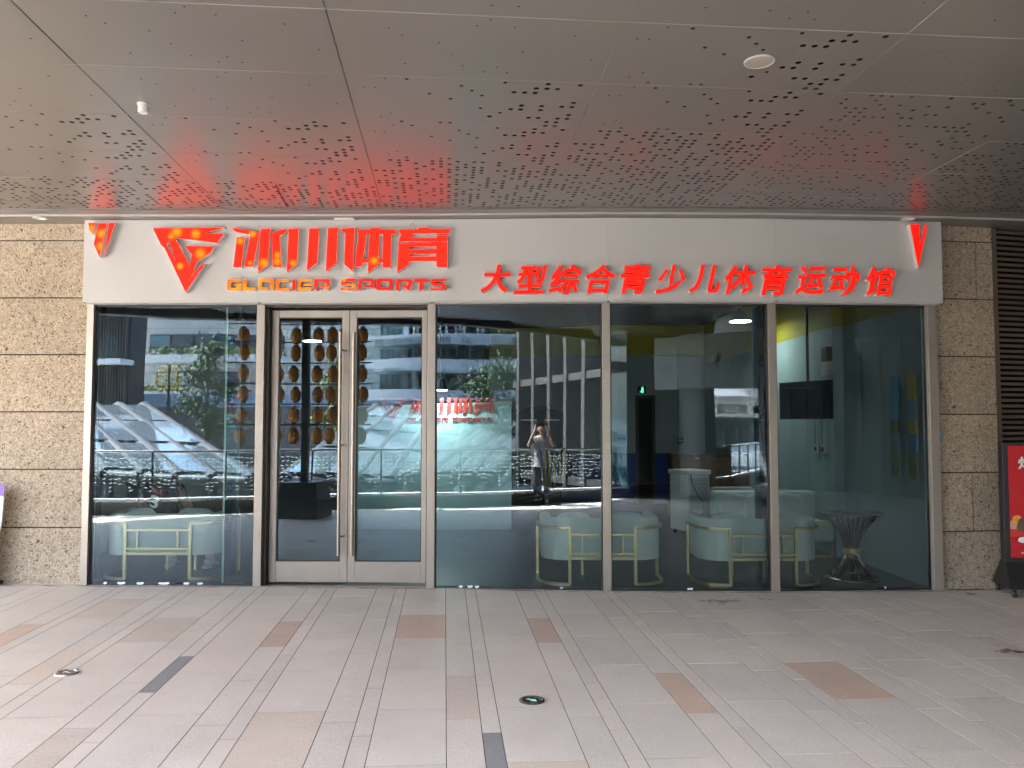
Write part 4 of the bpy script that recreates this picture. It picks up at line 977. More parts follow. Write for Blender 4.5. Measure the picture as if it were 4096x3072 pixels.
MB().lathe([(.085, .275), (.09, .285), (.09, .325), (.085, .335)], 24).build('collar', M['gold'], tb, smooth=True)
MB().lathe([(.25, 0), (.285, 0), (.285, .012), (.27, .022), (.25, .022)], 36, cap=False).build('foot_ring', M['bronze'], tb, smooth=True)
# scraps of white tape along the foot of the glass
for k, (x_, y_, w_, s_) in enumerate([(420, 2339, 14, 'left end of'), (485, 2341, 34, 'left part of'), (560, 2341, 30, 'middle of'), (655, 2341, 46, 'under the sofa in'), (745, 2341, 24, 'right of the sofa in'), (800, 2341, 22, 'beside the glass fin in'),
      (1843, 2352, 16, 'left end of'), (1880, 2351, 22, 'middle of'), (1908, 2352, 18, 'right end of'), (2246, 2358, 12, 'right part of'), (2755, 2355, 12, 'left of'), (2766, 2355, 10, 'right of'), (3542, 2349, 7, 'lower right of')]):
    bay = 0 if x_ < 1000 else (2 if x_ < 2400 else (3 if x_ < 3100 else 4)); q = at(x_, y_, yline(at(x_, y_, .2).x) + .040); w = w_ / FPX * 8.3; m = MB()
    pl = [(-w/2, -.006), (-w*.2, -.016 - random.random()*.006), (w*.3, -.014), (w/2, -.004), (w*.42, .011), (-.1*w, .006), (-w*.4, .010)]
    m.add([(x, 0, z) for x, z in pl] + [(x, .003, z) for x, z in pl], [tuple(range(7)), tuple(range(7, 14))[::-1]] + [(i, 7+i, 7+(i+1)%7, (i+1)%7) for i in range(7)])
    pane = {0: 'the leftmost pane', 2: 'the pane right of the door', 3: 'the air cooler pane', 4: 'the wire table pane'}[bay]
    o = m.build('tape_scrap', M['paper']); o.location = (q.x, q.y, max(q.z, zf(q.x) + .022)); tag(o, 'torn white tape scrap at the foot, %s %s' % (s_, pane), 'tape scrap', 'tape scraps at the foot of the glass')

# ------------------------------------------------------------------ fittings on soffit, sign and floor
q = atz(573, 415, ZC); e = empty('smoke_detector', (q.x, q.y, ZC), 0, 'small white cylindrical detector under the soffit above the logo', 'detector')
MB().lathe([(.040, 0), (.040, -.008), (.035, -.011)], 24).build('base', M['white_plastic'], e, smooth=True); MB().lathe([(.032, -.011), (.032, -.058), (.028, -.064), (.0, -.065)], 24).build('body', M['white_plastic'], e, smooth=True)
q = atz(3037, 244, ZC); e = empty('ceiling_speaker', (q.x, q.y, ZC), 0, 'flat round grey white speaker disc set into the perforated soffit', 'speaker')
MB().lathe([(.090, -.002), (.090, -.008), (.082, -.011), (.079, -.007)], 40, cap=False).build('ring', M['soffit_edge'], e, smooth=True); MB().lathe([(.080, -.0075), (.0, -.010)], 40, cap=False).build('grille', pbr('speaker_grille', (.36, .335, .30), .6, fine=.15, fs=300), e)
for k, (x_, y_) in enumerate(((138, 862), (3665, 858))):
    q = atz(x_, y_, ZC - .03); e = empty('downlight', (q.x, yline(q.x) - .20, ZC - .031), 0, ['unlit round downlight in the soffit strip above the left stone wall', 'unlit round downlight in the soffit strip above the right end emblem'][k], 'downlight', 'downlights in the soffit strip')
    MB().lathe([(.068, 0), (.068, -.006), (.052, -.007), (.050, .0)], 28, cap=False).build('trim_ring', M['white_plastic'], e, smooth=True); MB().lathe([(.051, -.001), (0, -.001)], 28, cap=False).build('lens', M['white_paint'], e)
q0, q1 = at(1338, 881, .05), at(1420, 855, .05); x_ = (q0.x + q1.x) / 2
e = empty('door_sensor', (x_, sy(x_), q0.z), 0, 'white wedge shaped box sensor on the top edge of the sign', 'sensor'); w = (q1.x - q0.x); h = q1.z - q0.z
m = MB(); m.hexa([(-w/2, -.07, 0), (w/2, -.07, 0), (w/2, 0, 0), (-w/2, 0, 0)], [(-w/2 + .01, -.05, h), (w/2 - .01, -.05, h), (w/2 - .01, 0, h), (-w/2 + .01, 0, h)]); m.build('sensor_body', M['white_plastic'], e, bevel=.008)
MB().box(-w/2 + .04, w/2 - .03, -.073, -.069, .012, .032).build('sensor_window', M['return'], e); MB().box(w/2 - .035, w/2 - .02, -.068, -.064, .055, .066).build('lens', M['black'], e)
c_ = [atz(1103, 740, ZC - .004), atz(1112, 762, ZC - .004), atz(1130, 795, ZC - .006), atz(1143, 818, ZC - .02)]
pth = [tuple(c_[0]), tuple(c_[1]), tuple(c_[2]), tuple(c_[3]), tuple(at(1144, 840, .0)), tuple(at(1137, 868, .03))]
tag(MB().tube(pth, .0045, 5).build('loose_cable', M['black']), 'thin black cable hanging loose from the soffit above the sign', 'cable')
q = at(1640, 905, .05); sc_ = MB().tube([(q.x, sy(q.x) - .004, q.z), (q.x + .01, sy(q.x) - .02, q.z + .02), (q.x + .035, sy(q.x) - .02, q.z + .03), (q.x + .045, sy(q.x) - .012, q.z + .005)], .0022, 5).build('wire_end', M['curtain'])
tag(sc_, 'short curl of loose wire on the sign above the character for growth', 'wire')
q = at(3766, 1747, .33); o = MB().obox((0, 0, 0), (.042, .006, .055)).obox((.0, -.004, .0), (.03, .002, .012)).build('blue_sticker', M['bluegrey']); o.location = (q.x, yline(q.x) + .052, q.z); tag(o, 'small blue sticker on the left edge of the right stone pier', 'sticker')
def exit_light(px_, py_, lab, lit, rz):
    r_ = ray(px_, py_); t_ = (zf(0) - CAM.z) / (r_.z + .0075 * r_.x); q = CAM + r_ * t_
    e = empty('floor_exit_light', (q.x, q.y, zf(q.x)), rz, lab, 'floor light', 'round exit lights set into the paving'); e.rotation_euler = (0, TILT, rz)
    MB().lathe([(.078, -.01), (.078, .004), (.074, .008), (.055, .008), (.052, .004)], 32, cap=False).build('ring', M['chrome'] if not lit else M['curtain'], e, smooth=True)
    MB().lathe([(.053, .0045), (0, .0045)], 32, cap=False).build('lens', M['black'] if lit else M['tea'], e)
    for k in range(4): MB().lathe([(.0045, .008), (.004, .0095), (0, .0098)], 8, c=(.0655 * math.cos(.78 + k * 1.571), .0655 * math.sin(.78 + k * 1.571), 0), cap=False).build('screw', M['chrome'], e)
    MB().add([(x, y, .0062) for x, y in [(-.040, -.007), (.004, -.007), (.004, -.024), (.040, 0), (.004, .024), (.004, .007), (-.040, .007), (-.030, 0)]], [tuple(range(8))]).build('arrow', M['arrow_green'] if lit else M['white_plastic'], e)
exit_light(2127, 2803, 'black round floor light with a green arrow, in front of the middle pane', True, math.radians(-38)); exit_light(267, 2692, 'silver round floor light with a white arrow, at the left of the paving', False, math.radians(150))
# stains and splashes on the paving at the right
rs = random.Random(4)
for k, (x_, y_, n_, s_) in enumerate([(4060, 2607, 26, .035), (2905, 2404, 20, .06), (2860, 2408, 14, .05), (3060, 2400, 12, .03), (3880, 2375, 14, .05)]):
    r_ = ray(x_, y_); t_ = (zf(0) - CAM.z) / (r_.z + .0075 * r_.x); c = CAM + r_ * t_; m = MB()
    for _ in range(n_):
        x, y = rs.gauss(0, s_ * 1.8), rs.gauss(0, s_ * .8); r = abs(rs.gauss(0, s_ * .22)) + .004; a0 = rs.random() * 6.28
        m.add([(x + r * (1 + .4 * rs.random()) * 1.7 * math.cos(a0 + i * .785), y + r * (.6 + .5 * rs.random()) * math.sin(a0 + i * .785), .0016 + _ * 2e-5) for i in range(8)], [tuple(range(8))])
    o = m.build('paving_stain', pbr('stain_%d' % k, (.13, .085, .06) if k == 0 else (.30, .27, .245), .6, var=.3, vs=40), pavement, off=(0, 0, 0)); o.location = (c.x, c.y, 0); tag(o, kind='stuff')
gm = MB()
for _ in range(420):
    x = rs.uniform(XS[1] - 2.5, 8.0); y = yline(x) - .004 - abs(rs.gauss(0, .022)); r = abs(rs.gauss(0, .014)) + .004; a0 = rs.random() * 6.28
    if XS[1] + 1.8 < x < XS[1] + 3.6 and rs.random() < .5: continue
    gm.add([(x + r * (1 + .8 * rs.random()) * 2.6 * math.cos(i * .785), y + r * .45 * (.6 + .6 * rs.random()) * math.sin(i * .785), .0013 + _ * 1e-6) for i in range(8)], [tuple(range(8))])
o = gm.build('paving_stain', pbr('foot_grime', (.27, .245, .22), .8, var=.3, vs=30), pavement); tag(o, kind='stuff')
# red display board on castors at the right edge
q = at(4040, 2330, .12); b = empty('advert_display', (5.345, .10, zf(5.4)), math.radians(-9), 'black wheeled display board with red food advert at the right edge', 'display board')
zt = at(4010, 1768, .2).z - b.location.z; W = .62
MB().box(-W/2, W/2, -.05, .05, .33, zt).build('case', M['black'], b, bevel=.006)
zs0, zs1 = at(4040, 2228, .12).z - b.location.z, at(4030, 1783, .12).z - b.location.z
MB().box(-W/2 + .055, W/2 - .055, -.054, -.051, zs0, zs1).build('screen', M['screen_red'], b)
MB().hexa([(-W/2 - .03, -.22, .085), (W/2 + .03, -.22, .085), (W/2 + .03, .22, .085), (-W/2 - .03, .22, .085)], [(-W/2, -.07, .34), (W/2, -.07, .34), (W/2, .07, .34), (-W/2, .07, .34)]).build('stand', M['black'], b, bevel=.008)
for sx in (-1, 1):
    for s2 in (-1, 1):
        w_ = MB().tube([(sx * .29 - .014, s2 * .185, .04), (sx * .29 + .014, s2 * .185, .04)], .038, 16).build('castor', M['black'], b, smooth=True)
        MB().tube([(sx * .29 - .017, s2 * .185, .04), (sx * .29 - .0145, s2 * .185, .04)], .020, 14).build('hub', M['chrome'], w_)
pt = lambda x, y: (x, -.0556, y)
xm0, zmid = -W/2 + .055, zs1 - .17
flat_text('headline', '烤鱼', pt, M['white_plastic'], b, (xm0 + .09, xm0 + .43, zs1 - .24, zs1 - .11), .03)
flat_text('small_print', '电话 8866', pt, M['return'], b, (xm0 + .10, xm0 + .40, zs0 + .035, zs0 + .06), .004)
fd = [((.03, .44), (.10, .055), M['skin']), ((.07, .50), (.05, .05), M['lantern']), ((.02, .37), (.14, .04), M['red_paint']), ((.18, .45), (.12, .09), M['wood']), ((.30, .42), (.12, .08), M['lantern']), ((.12, .30), (.05, .03), M['paper']), ((.36, .32), (.10, .04), M['leaf'])]
for k, ((x, z), (rx, rz_), mm) in enumerate(fd):
    m = MB(); m.add([(xm0 + x + rx * math.cos(i * .393) * (1 + .1 * math.sin(i * 2.3)), -.0546 - k * .00012, zs0 + z - .12 + rz_ * math.sin(i * .393)) for i in range(16) if xm0 + x + rx * math.cos(i * .393) > xm0 - 9], [tuple(range(16))])
    m.v = [(max(xm0 + .001, x), y, z) for x, y, z in m.v]; m.build('food_print', mm, b)
# curved white banner with a purple head at the left edge
q = at(-40, 2300, .12); zt = at(8, 1938, .12).z; x1 = at(17, 2000, .12).x
b = empty('promo_banner', (x1 - .35, .12, zf(-5.6)), 0, 'white curved promotional banner with a purple head at the left edge', 'banner')
prof = [(.35, zt - b.location.z), (.349, zt - .12), (.345, zt - .25), (.335, zt - .40), (.315, zt - .56), (.285, zt - .72), (.25, .10), (.25, .03)]
m = MB()
for (xa_, za_), (xb_, zb_) in zip(prof, prof[1:]): m.hexa([(-.35, -.008, zb_), (xb_, -.008, zb_), (xb_, .008, zb_), (-.35, .008, zb_)], [(-.35, -.008, za_), (xa_, -.008, za_), (xa_, .008, za_), (-.35, .008, za_)])
m.build('banner_panel', M['paper'], b)
hz = zt - b.location.z; m = MB(); m.add([(-.35, -.0092, hz), (.35, -.0092, hz), (.349, -.0092, hz - .125), (.30, -.0092, hz - .11), (.22, -.0092, hz - .075), (.1, -.0092, hz - .06), (-.35, -.0092, hz - .06)], [tuple(range(7))]); m.build('purple_head', pbr('purple_print', (.24, .13, .55), .5), b)
MB().box(-.36, .27, -.16, .16, 0, .035).build('banner_foot', M['black'], b, bevel=.008)

# ------------------------------------------------------------------ the court behind the camera (mirrored in the glass)
def rail_seg(i): return Vector((*RAIL[i], 0)), Vector((*RAIL[i + 1], 0))
RL = ['balustrade stretch at the far left of the court', 'balustrade stretch mirrored at the left edge of the leftmost pane', 'balustrade stretch mirrored behind the seated person', 'balustrade stretch behind the lantern rack', 'balustrade stretch mirrored in the right door leaf',
      'balustrade stretch just behind the photographer', 'balustrade stretch mirrored beside the logo wall', 'balustrade stretch mirrored behind the game machine', 'balustrade stretch at the far right of the court']
for i in range(9):
    a, b_ = rail_seg(i); t = b_ - a; L = t.length; r = empty('glass_balustrade', (a.x, a.y, zf(a.x)), math.atan2(t.y, t.x), RL[i], 'balustrade', 'glass balustrades along the walk')
    r.rotation_euler.y = 0
    dz = zf(b_.x) - zf(a.x)
    sk = lambda mb: setattr(mb, 'v', [(x, y, z + dz * x / L) for x, y, z in mb.v]) or mb
    sk(MB().box(-.02, L + .02, -.20, .04, -.30, .23)).build('kerb', M['kerb'], r)
    sk(MB().box(-.03, L + .03, -.22, .07, .232, .275)).build('kerb_cap', M['white_paint'], r)
    sk(MB().tube([(0, -.08, 1.15), (L, -.08, 1.15)], .026, 10)).build('hand_rail', M['chrome'], r, smooth=True)
    n = max(1, round(L / 1.4))
    for k in range(n):
        x0_, x1_ = L * k / n, L * (k + 1) / n
        sk(MB().box(x0_ + .03, x1_ - .03, -.086, -.074, .30, 1.09)).build('pane', M['clear'], r)
        sk(MB().box(x0_ - .018, x0_ + .018, -.11, -.05, .27, 1.14)).build('post', M['tube'], r)
    fl = MB(); rr = random.Random(i)
    for k in range(int(L / .085)):
        x = (k + .5) * .085
        for j in range(rr.randint(4, 9)):
            z = 1.02 - j * .075 + rr.uniform(-.02, .02); a_ = rr.uniform(-.6, .6)
            fl.obox((x + rr.uniform(-.02, .02), -.045 + rr.uniform(-.012, .012), z + dz * x / L), (.046, .010, .011), 0, 0, a_)
    if i in (1, 2, 3, 4, 5): tag(fl.build('fairy_lights', M['fairy'], r), kind='stuff')
# lantern rack
q = mir(1202, 2073, 14.3, 1); q.z = zf(q.x)
rk = empty('lantern_rack', q, math.radians(4), 'black post on a tapered box carrying bars hung with orange lanterns', 'rack')
MB().hexa([(-.40, -.40, 0), (.40, -.40, 0), (.40, .40, 0), (-.40, .40, 0)], [(-.33, -.33, .64), (.33, -.33, .64), (.33, .33, .64), (-.33, .33, .64)]).build('weight_box', M['black'], rk, bevel=.01)
MB().box(-.06, .06, -.06, .06, .64, 3.62).build('post', M['black'], rk)
rowz = [mir(1202, 1150 + y * .7535, 14.3, 1).z - q.z for y in (205, 298, 412, 525, 636, 745)]
for z_ in rowz: MB().tube([(-1.22, 0, z_ + .05), (1.22, 0, z_ + .05)], .014, 6).build('bar', M['black'], rk)
lm = MB().lathe([(.045, .125), (.078, .105), (.096, .05), (.099, 0), (.096, -.05), (.078, -.105), (.045, -.125)], 14); lme = lm.mesh('paper_lantern'); [setattr(p, 'use_smooth', True) for p in lme.polygons]; lme.materials.append(M['lantern'])
km = MB().lathe([(.05, .125), (.05, .15)], 12).lathe([(.05, -.15), (.05, -.125)], 12).tube([(0, 0, .15), (0, 0, .19)], .006, 5); kme = km.mesh('lantern_caps'); kme.materials.append(M['black'])
ORD = ['first', 'second', 'third', 'fourth', 'fifth', 'sixth', 'seventh']
for ri, z_ in enumerate(rowz):
    for ci, xo in enumerate((-.90, -.54, -.22, .22, .47, .70, 1.06)):
        p = rk.matrix_basis @ Vector((xo + random.uniform(-.03, .03), random.uniform(-.02, .02), z_ - .15))
        e = empty('paper_lantern', p, random.random(), 'orange paper lantern, %s from the left in the %s row of the black rack' % (ORD[ci], ORD[ri]), 'lantern', 'orange paper lanterns on the rack')
        link('lantern_body', lme, None, e); link('lantern_cap', kme, None, e)

# skylight roofs rising out of the court
def skylight(label, A, B, C_, nx, ny, seed):
    """A near corner, B along the eave, C_ up the slope: tubes along the slope, purlins across, glass between"""
    A, B, C_ = Vector(A), Vector(B), Vector(C_); r = empty('skylight_roof', A, 0, label, 'skylight', 'tubular skylight roofs of the court')
    e1, e2 = (B - A), (C_ - A); nrm = e1.cross(e2).normalized(); nrm = nrm if nrm.z > 0 else -nrm; rr = random.Random(seed)
    for i in range(nx + 1):
        p0 = e1 * (i / nx); MB().tube([p0, p0 + e2 * 1.04], .25, 10).build('rafter_tube', M['tube'], r, smooth=True)
    for j in range(ny + 1):
        p0 = e2 * (j / ny); MB().tube([p0, p0 + e1], .15, 8).build('purlin_tube', M['tube'], r, smooth=True)
    for i in range(nx):
        for j in range(ny):
            c = [e1 * ((i + .06) / nx) + e2 * ((j + .05) / ny), e1 * ((i + .94) / nx) + e2 * ((j + .05) / ny), e1 * ((i + .94) / nx) + e2 * ((j + .95) / ny), e1 * ((i + .06) / nx) + e2 * ((j + .95) / ny)]
            w = nrm * (.20 + rr.uniform(-.02, .02)); MB().hexa([k + w for k in c], [k + w * 1.1 for k in c]).build('pane', M['skyglass'], r)
    for i in range(0, nx + 1, 1): MB().tube([e1 * (i / nx) * .98, e1 * (i / nx) * .98 + Vector((0, 0, -A.z - 5.2))], .13, 8).build('prop', M['tube'], r, smooth=True)
    return r
a_, b2, c2 = mir(440, 1900, 22, 0), mir(1015, 1925, 21, 0), mir(215, 1630, 33, 0)
skylight('left skylight roof of grey tubes, mirrored in the leftmost pane', a_, b2, c2, 4, 3, 1)
a_, b2, c2 = mir(1120, 1930, 19.5, 1), mir(1690, 1945, 21, 1), mir(1500, 1640, 36, 1)
skylight('middle skylight roof of grey tubes, mirrored in the double door', a_, b2, c2, 4, 4, 2)
a_, b2, c2 = mir(1700, 1930, 20, 2), mir(1960, 1915, 22, 2), mir(2050, 1640, 38, 2)
skylight('right skylight roof of grey tubes, mirrored beside the logo wall', a_, b2, c2, 3, 4, 3)

# buildings round the court
def facing_box(name, label, px0, px1, d, bay, z0, z1, depth, mat_):
    a, b = mir(px0, 1500, d, bay), mir(px1, 1500, d, bay); x0_, x1_ = min(a.x, b.x), max(a.x, b.x); y = (a.y + b.y) / 2
    r = empty(name, ((x0_ + x1_) / 2, y, z0), 0, label, 'building'); w = (x1_ - x0_) / 2
    MB().box(-w, w, -depth, 0, 0, z1 - z0).build('wall', mat_, r); return r, w
def zat(y, d): return CAM.z + (1698 - y) / FPX * d
r, w = facing_box('stone_building', 'pale stone clad building with ribbon windows across the court', 500, 1545, 44, 0, -5.2, 8.6, 12, M['cladding'])
for k, (x0_, x1_, ya, yb) in enumerate([(592, 1040, 1392, 1338), (525, 572, 1548, 1487), (625, 800, 1548, 1487), (860, 960, 1548, 1490)]):
    n = max(1, int((x1_ - x0_) / 75))
    for i in range(n):
        xa_, xb_ = [mir(x0_ + (x1_ - x0_) * (i + s) / n, 1500, 44, 0).x - r.location.x for s in (.02, .98)]
        o = MB().box(xa_, xb_, -.05, .06, zat(ya, 44) + 5.2, zat(yb, 44) + 5.2).build('window', M['tube'], r)
        MB().box(xa_ + .07, xb_ - .07, .062, .075, zat(ya, 44) + 5.27, zat(yb, 44) + 5.13).build('pane', M['skyglass'] if k in (2, 3) else (M['tea'] if (i + k) % 3 else M['tea2']), o)
def hedge(label, x0_, x1_, ya, yb, d, bay, mt, dep=.8, dens=60, grp='planted hedges on the terraces'):
    a, b = mir(x0_, 1500, d, bay), mir(x1_, 1500, d, bay); za, zb = zat(ya, d), zat(yb, d); L = (b - a).length
    e = empty('hedge', (a.x, a.y, za), math.atan2(b.y - a.y, b.x - a.x), label, 'hedge', grp); m = MB(); rr = random.Random(int(x0_))
    for _ in range(int(L * dens)):
        c = (rr.uniform(0, L), rr.uniform(-dep/2, dep/2), rr.uniform(0, 1) ** .7 * (zb - za) * rr.uniform(.7, 1.2)); s = rr.uniform(.10, .22)
        m.obox(c, (s, .01, s * .6), rr.uniform(0, 3.1), rr.uniform(-1, 1), rr.uniform(-1, 1))
    m.build('foliage', mt, e); MB().box(0, L, -dep/2, dep/2, -.35, .05).build('planter', M['white_paint'], e); return e
hedge('green hedge below the upper ribbon window of the stone building', 590, 1040, 1424, 1393, 42.5, 0, M['leaf'])
hedge('yellow green hedge below the lower windows of the stone building', 520, 745, 1570, 1546, 41, 0, M['leaf_y'])
hedge('low green hedge at the foot of the leaf tree', 880, 1000, 1590, 1566, 40, 0, M['leaf'])
a, b = mir(500, 1600, 39, 0), mir(1560, 1600, 39, 0)
h = empty('blue_hoarding', ((a.x + b.x)/2, a.y, -5.2), 0, 'long blue site hoarding in front of the stone building', 'hoarding'); wd = abs(b.x - a.x)
n = 12
for i in range(n): MB().box(-wd/2 + wd * i / n + .02, -wd/2 + wd * (i + 1) / n - .02, 0, .06, zat(1628, 39) + 5.2, zat(1576, 39) + 5.2).build('panel', M['hoard'], h)
MB().box(-wd/2, wd/2, -.6, .05, 0, zat(1628, 39) + 5.19).build('retaining_wall', M['kerb'], h)
r, w = facing_box('dark_tower', 'dark ribbed tower block left of the stone building', 370, 516, 36, 0, -5.2, 9.2, 1.5, M['curtain'])
for i in range(14): MB().box(-w + 2*w * i / 14, -w + 2*w * (i + .45) / 14, 0, .25, 5, 14.3).build('rib', M['brown_col'], r)
for k, z_ in enumerate((6.8, 9.6, 12.2)):
    MB().box(-w - .2, w + .2, .0, 1.2, z_, z_ + .22).build('balcony', M['white_paint'], r); MB().box(-w, w, 1.1, 1.14, z_ + .22, z_ + 1.2).build('railing', M['clear'], r)
r, w = facing_box('glass_tower', 'teal curtain wall tower across the court, mirrored in the right door leaf', 1520, 1712, 41, 1, -5.2, 9.0, 9, M['tea2'])
for i in range(9): MB().box(-w + 2*w*i/8 - .05, -w + 2*w*i/8 + .05, 0, .12, 0, 14.1).build('mullion', M['tube'], r)
for i in range(6): MB().box(-w, w, .0, .10, 2.2 + i * 2.2, 2.32 + i * 2.2).build('transom', M['tube'], r)
r, w = facing_box('terrace_building', 'white building with curved balcony terraces, mirrored right of the door', 1700, 2125, 38, 2, -5.2, 8.8, 10, M['wall_grey'])
for k, (ya, yb) in enumerate(((1490, 1440), (1385, 1345), (1605, 1560))):
    za, zb = zat(ya, 37) + 5.2, zat(yb, 37) + 5.2; m = MB(); pts = [(-w - 1.5 + (2*w + 2) * i / 16, 1.3 + .9 * math.sin(i / 16 * 3.1)) for i in range(17)]
    m.prism([(-w - 1.5, -.1)] + pts + [(w + .5, -.1)], za, zb); m.build('balcony', M['wall_grey'], r)
    g = MB()
    for p0, p1 in zip(pts, pts[1:]): g.quad((p0[0], p0[1], zb), (p1[0], p1[1], zb), (p1[0], p1[1], zb + .95), (p0[0], p0[1], zb + .95))
    g.build('railing', M['clear'], r)
    for i in range(5): MB().tube([(-w + .8 + i * (2*w - 1.2) / 4, .9, zb), (-w + .8 + i * (2*w - 1.2) / 4, .9, zb + 2.6)], .16, 10).build('column', M['cladding'], r)
    for i in range(6): MB().box(-w + .3 + i * 2*w/6, -w + .3 + (i + .8) * 2*w/6, 0, .05, zb + .1, zb + 1.9).build('window', M['tea'], r)
hedge('hedge on the balcony terrace of the white building', 1760, 2080, 1440, 1425, 36.5, 2, M['leaf'])
# glazed wing with bronze columns on the right of the court
a, b = mir(2098, 1500, 26, 2), mir(2420, 1500, 21, 2); t = b - a; L = t.length
r = empty('glazed_wing', (a.x, a.y, 0), math.atan2(t.y, t.x), 'glazed wing with bronze columns mirrored behind the photographer', 'building')
sgn = 1 if (Matrix.Rotation(r.rotation_euler.z, 3, 'Z') @ Vector((0, 1, 0))).y > 0 else -1
MB().box(-.5, L + 3, -.3 * sgn - .05, -.3 * sgn + .05, -.2, 6.6).build('pane', M['tea2'], r); MB().box(-.5, L + 1.2, min(-2 * sgn, -2.1 * sgn), max(-2 * sgn, -2.1 * sgn), 0, 6.6).build('wall', M['curtain'], r)
for i in range(5): MB().box(i * 1.15 - .10, i * 1.15 + .10, -.25, .25, -.2, 6.8).build('column', M['brown_col'], r)
for z_ in (0, 2.95, 5.6): MB().box(-.5, L + 3, -.2, .2, z_, z_ + .22).build('transom', M['brown_col'], r)
# round column, bulkhead with gate sign and sunny shop front on the right
q = mir(2795, 1960, 19, 3)
c = empty('round_column', (q.x, q.y, zf(q.x)), 0, 'thick round pale column of the walk, mirrored before the air cooler', 'column')
MB().lathe([(.46, 0), (.46, .12), (.42, .13), (.42, 3.9)], 32).build('shaft', M['wall_grey'], c, smooth=True); MB().lathe([(.48, 0), (.48, .10)], 32).build('base', M['kerb'], c)
a, b = mir(2840, 1437, 17, 3), mir(3075, 1437, 16.5, 3); t = b - a; L = t.length
h = empty('gate_bulkhead', (a.x, a.y, zat(1500, 17)), math.atan2(t.y, t.x), 'curved white bulkhead with a gate sign under the canopy', 'sign')
pts = [(-1.2 + 4.2 * i / 20, .55 * math.sin(i / 20 * 3.14)) for i in range(21)]
sg = 1 if (Matrix.Rotation(h.rotation_euler.z, 3, 'Z') @ Vector((0, 1, 0))).y > 0 else -1
pts = [(x, y * sg) for x, y in pts]
m = MB()
for p0, p1 in zip(pts, pts[1:]): m.hexa([(p0[0], p0[1], -.3), (p1[0], p1[1], -.3), (p1[0], p1[1] - .5 * sg, -.3), (p0[0], p0[1] - .5 * sg, -.3)], [(p0[0], p0[1], .85), (p1[0], p1[1], .85), (p1[0], p1[1] - .5 * sg, .85), (p0[0], p0[1] - .5 * sg, .85)])
m.build('bulkhead_face', M['wall_grey'], h)
def on_bulk(x, z):
    xx = x if sg < 0 else 2.0 - x
    i = min(19, max(0, int((xx + 1.2) / .21))); p0, p1 = pts[i], pts[i + 1]; f = (xx - p0[0]) / (p1[0] - p0[0]); return (xx, p0[1] + f * (p1[1] - p0[1]) + .012 * sg, z)
flat_text('gate_text', '→ 5号门', on_bulk, M['curtain'], h, (.35, 1.75, .10, .38), .006)
a, b = mir(2825, 1830, 34, 3), mir(3085, 1830, 33, 3); t = b - a; L = t.length
s = empty('tea_shop', (a.x, a.y, zf(a.x)), math.atan2(t.y, t.x), 'sunny tea shop front with a light sign band beyond the round column', 'shop')
sg = 1 if (Matrix.Rotation(s.rotation_euler.z, 3, 'Z') @ Vector((0, 1, 0))).y > 0 else -1
MB().box(-.6, L + .8, min(-2 * sg, -1.9 * sg), max(-2 * sg, -1.9 * sg), 0, 5).build('wall', M['wing'], s); MB().box(-.5, L + .7, min(0, .2 * sg), max(0, .2 * sg), zat(1660, 34), zat(1600, 34)).build('sign_band', M['white_paint'], s)
for i in range(6): MB().box(-.3 + i * L / 5 - .06, -.3 + i * L / 5 + .06, -.08, .08, 0, zat(1660, 34)).build('mullion', M['curtain'], s)
MB().box(-.3, L + .6, -.03, .03, .1, zat(1665, 34)).build('pane', M['tea'], s); MB().box(-.6, L + .8, min(-.1, 1.6 * sg), max(-.1, 1.6 * sg), zat(1585, 34), zat(1560, 34)).build('canopy', M['white_paint'], s)
fx = (lambda x: x) if sg < 0 else (lambda x: L - x)
flat_text('shop_name', '茶百道', lambda x, z: (fx(x), .215 * sg, z), M['curtain'], s, (.9, 2.1, zat(1650, 34), zat(1612, 34)), .01)
for k in range(2): MB().tube([(fx(.2 + k * .35), .2 * sg, zat(1631, 34)), (fx(.2 + k * .35), .23 * sg, zat(1631, 34))], .16, 18).build('emblem', M['tea'], s)
for i in range(3): MB().box(fx(1.0 + i * .45) - .16, fx(1.0 + i * .45) + .16, .04 * sg - .01, .04 * sg + .01, .25, .75).build('notice', M['paper'], s)
# closed wings; the right-hand ones are added to block light from there
def wing(label, pa, pb, th, h, mt, ribs):
    h = min(h, 4.6)
    a, b = Vector(pa), Vector(pb); t = b - a; L = t.length; r = empty('mall_wing', (a.x, a.y, zf(a.x) - .2), math.atan2(t.y, t.x), label, 'building', 'closed wings along the walk')
    MB().box(0, L, -th / 2, th / 2, 0, h).build('wall', mt, r); sg2 = 1 if (Matrix.Rotation(r.rotation_euler.z, 3, 'Z') @ Vector((0, 1, 0))).dot(Vector((-a.x, -a.y, 0))) > 0 else -1
    for i in range(ribs): MB().box(L * i / ribs, L * (i + .5) / ribs, min(th/2 * sg2, (th/2 + .06) * sg2), max(th/2 * sg2, (th/2 + .06) * sg2), .2, h).build('rib', mt, r)
a, b = mir(2436, 1900, 20.8, 3), mir(2842, 1900, 20.8, 3)
wing('dark ribbed wing mirrored in the pane of the air cooler', (a.x, a.y, 0), (b.x, b.y, 0), .4, 8, M['curtain'], 3)
a, b = mir(3060, 1900, 25, 3), mir(3140, 1900, 20, 4)
wing('dark wing beside the sunny tea shop', (a.x, a.y, 0), (12.5, -7.0, 0), .4, 5, M['wing'], 18)
wing('dark wing along the right end of the walk', (12.5, -7.0, 0), (11.5, 3.2, 0), .4, 5, M['wing'], 16)
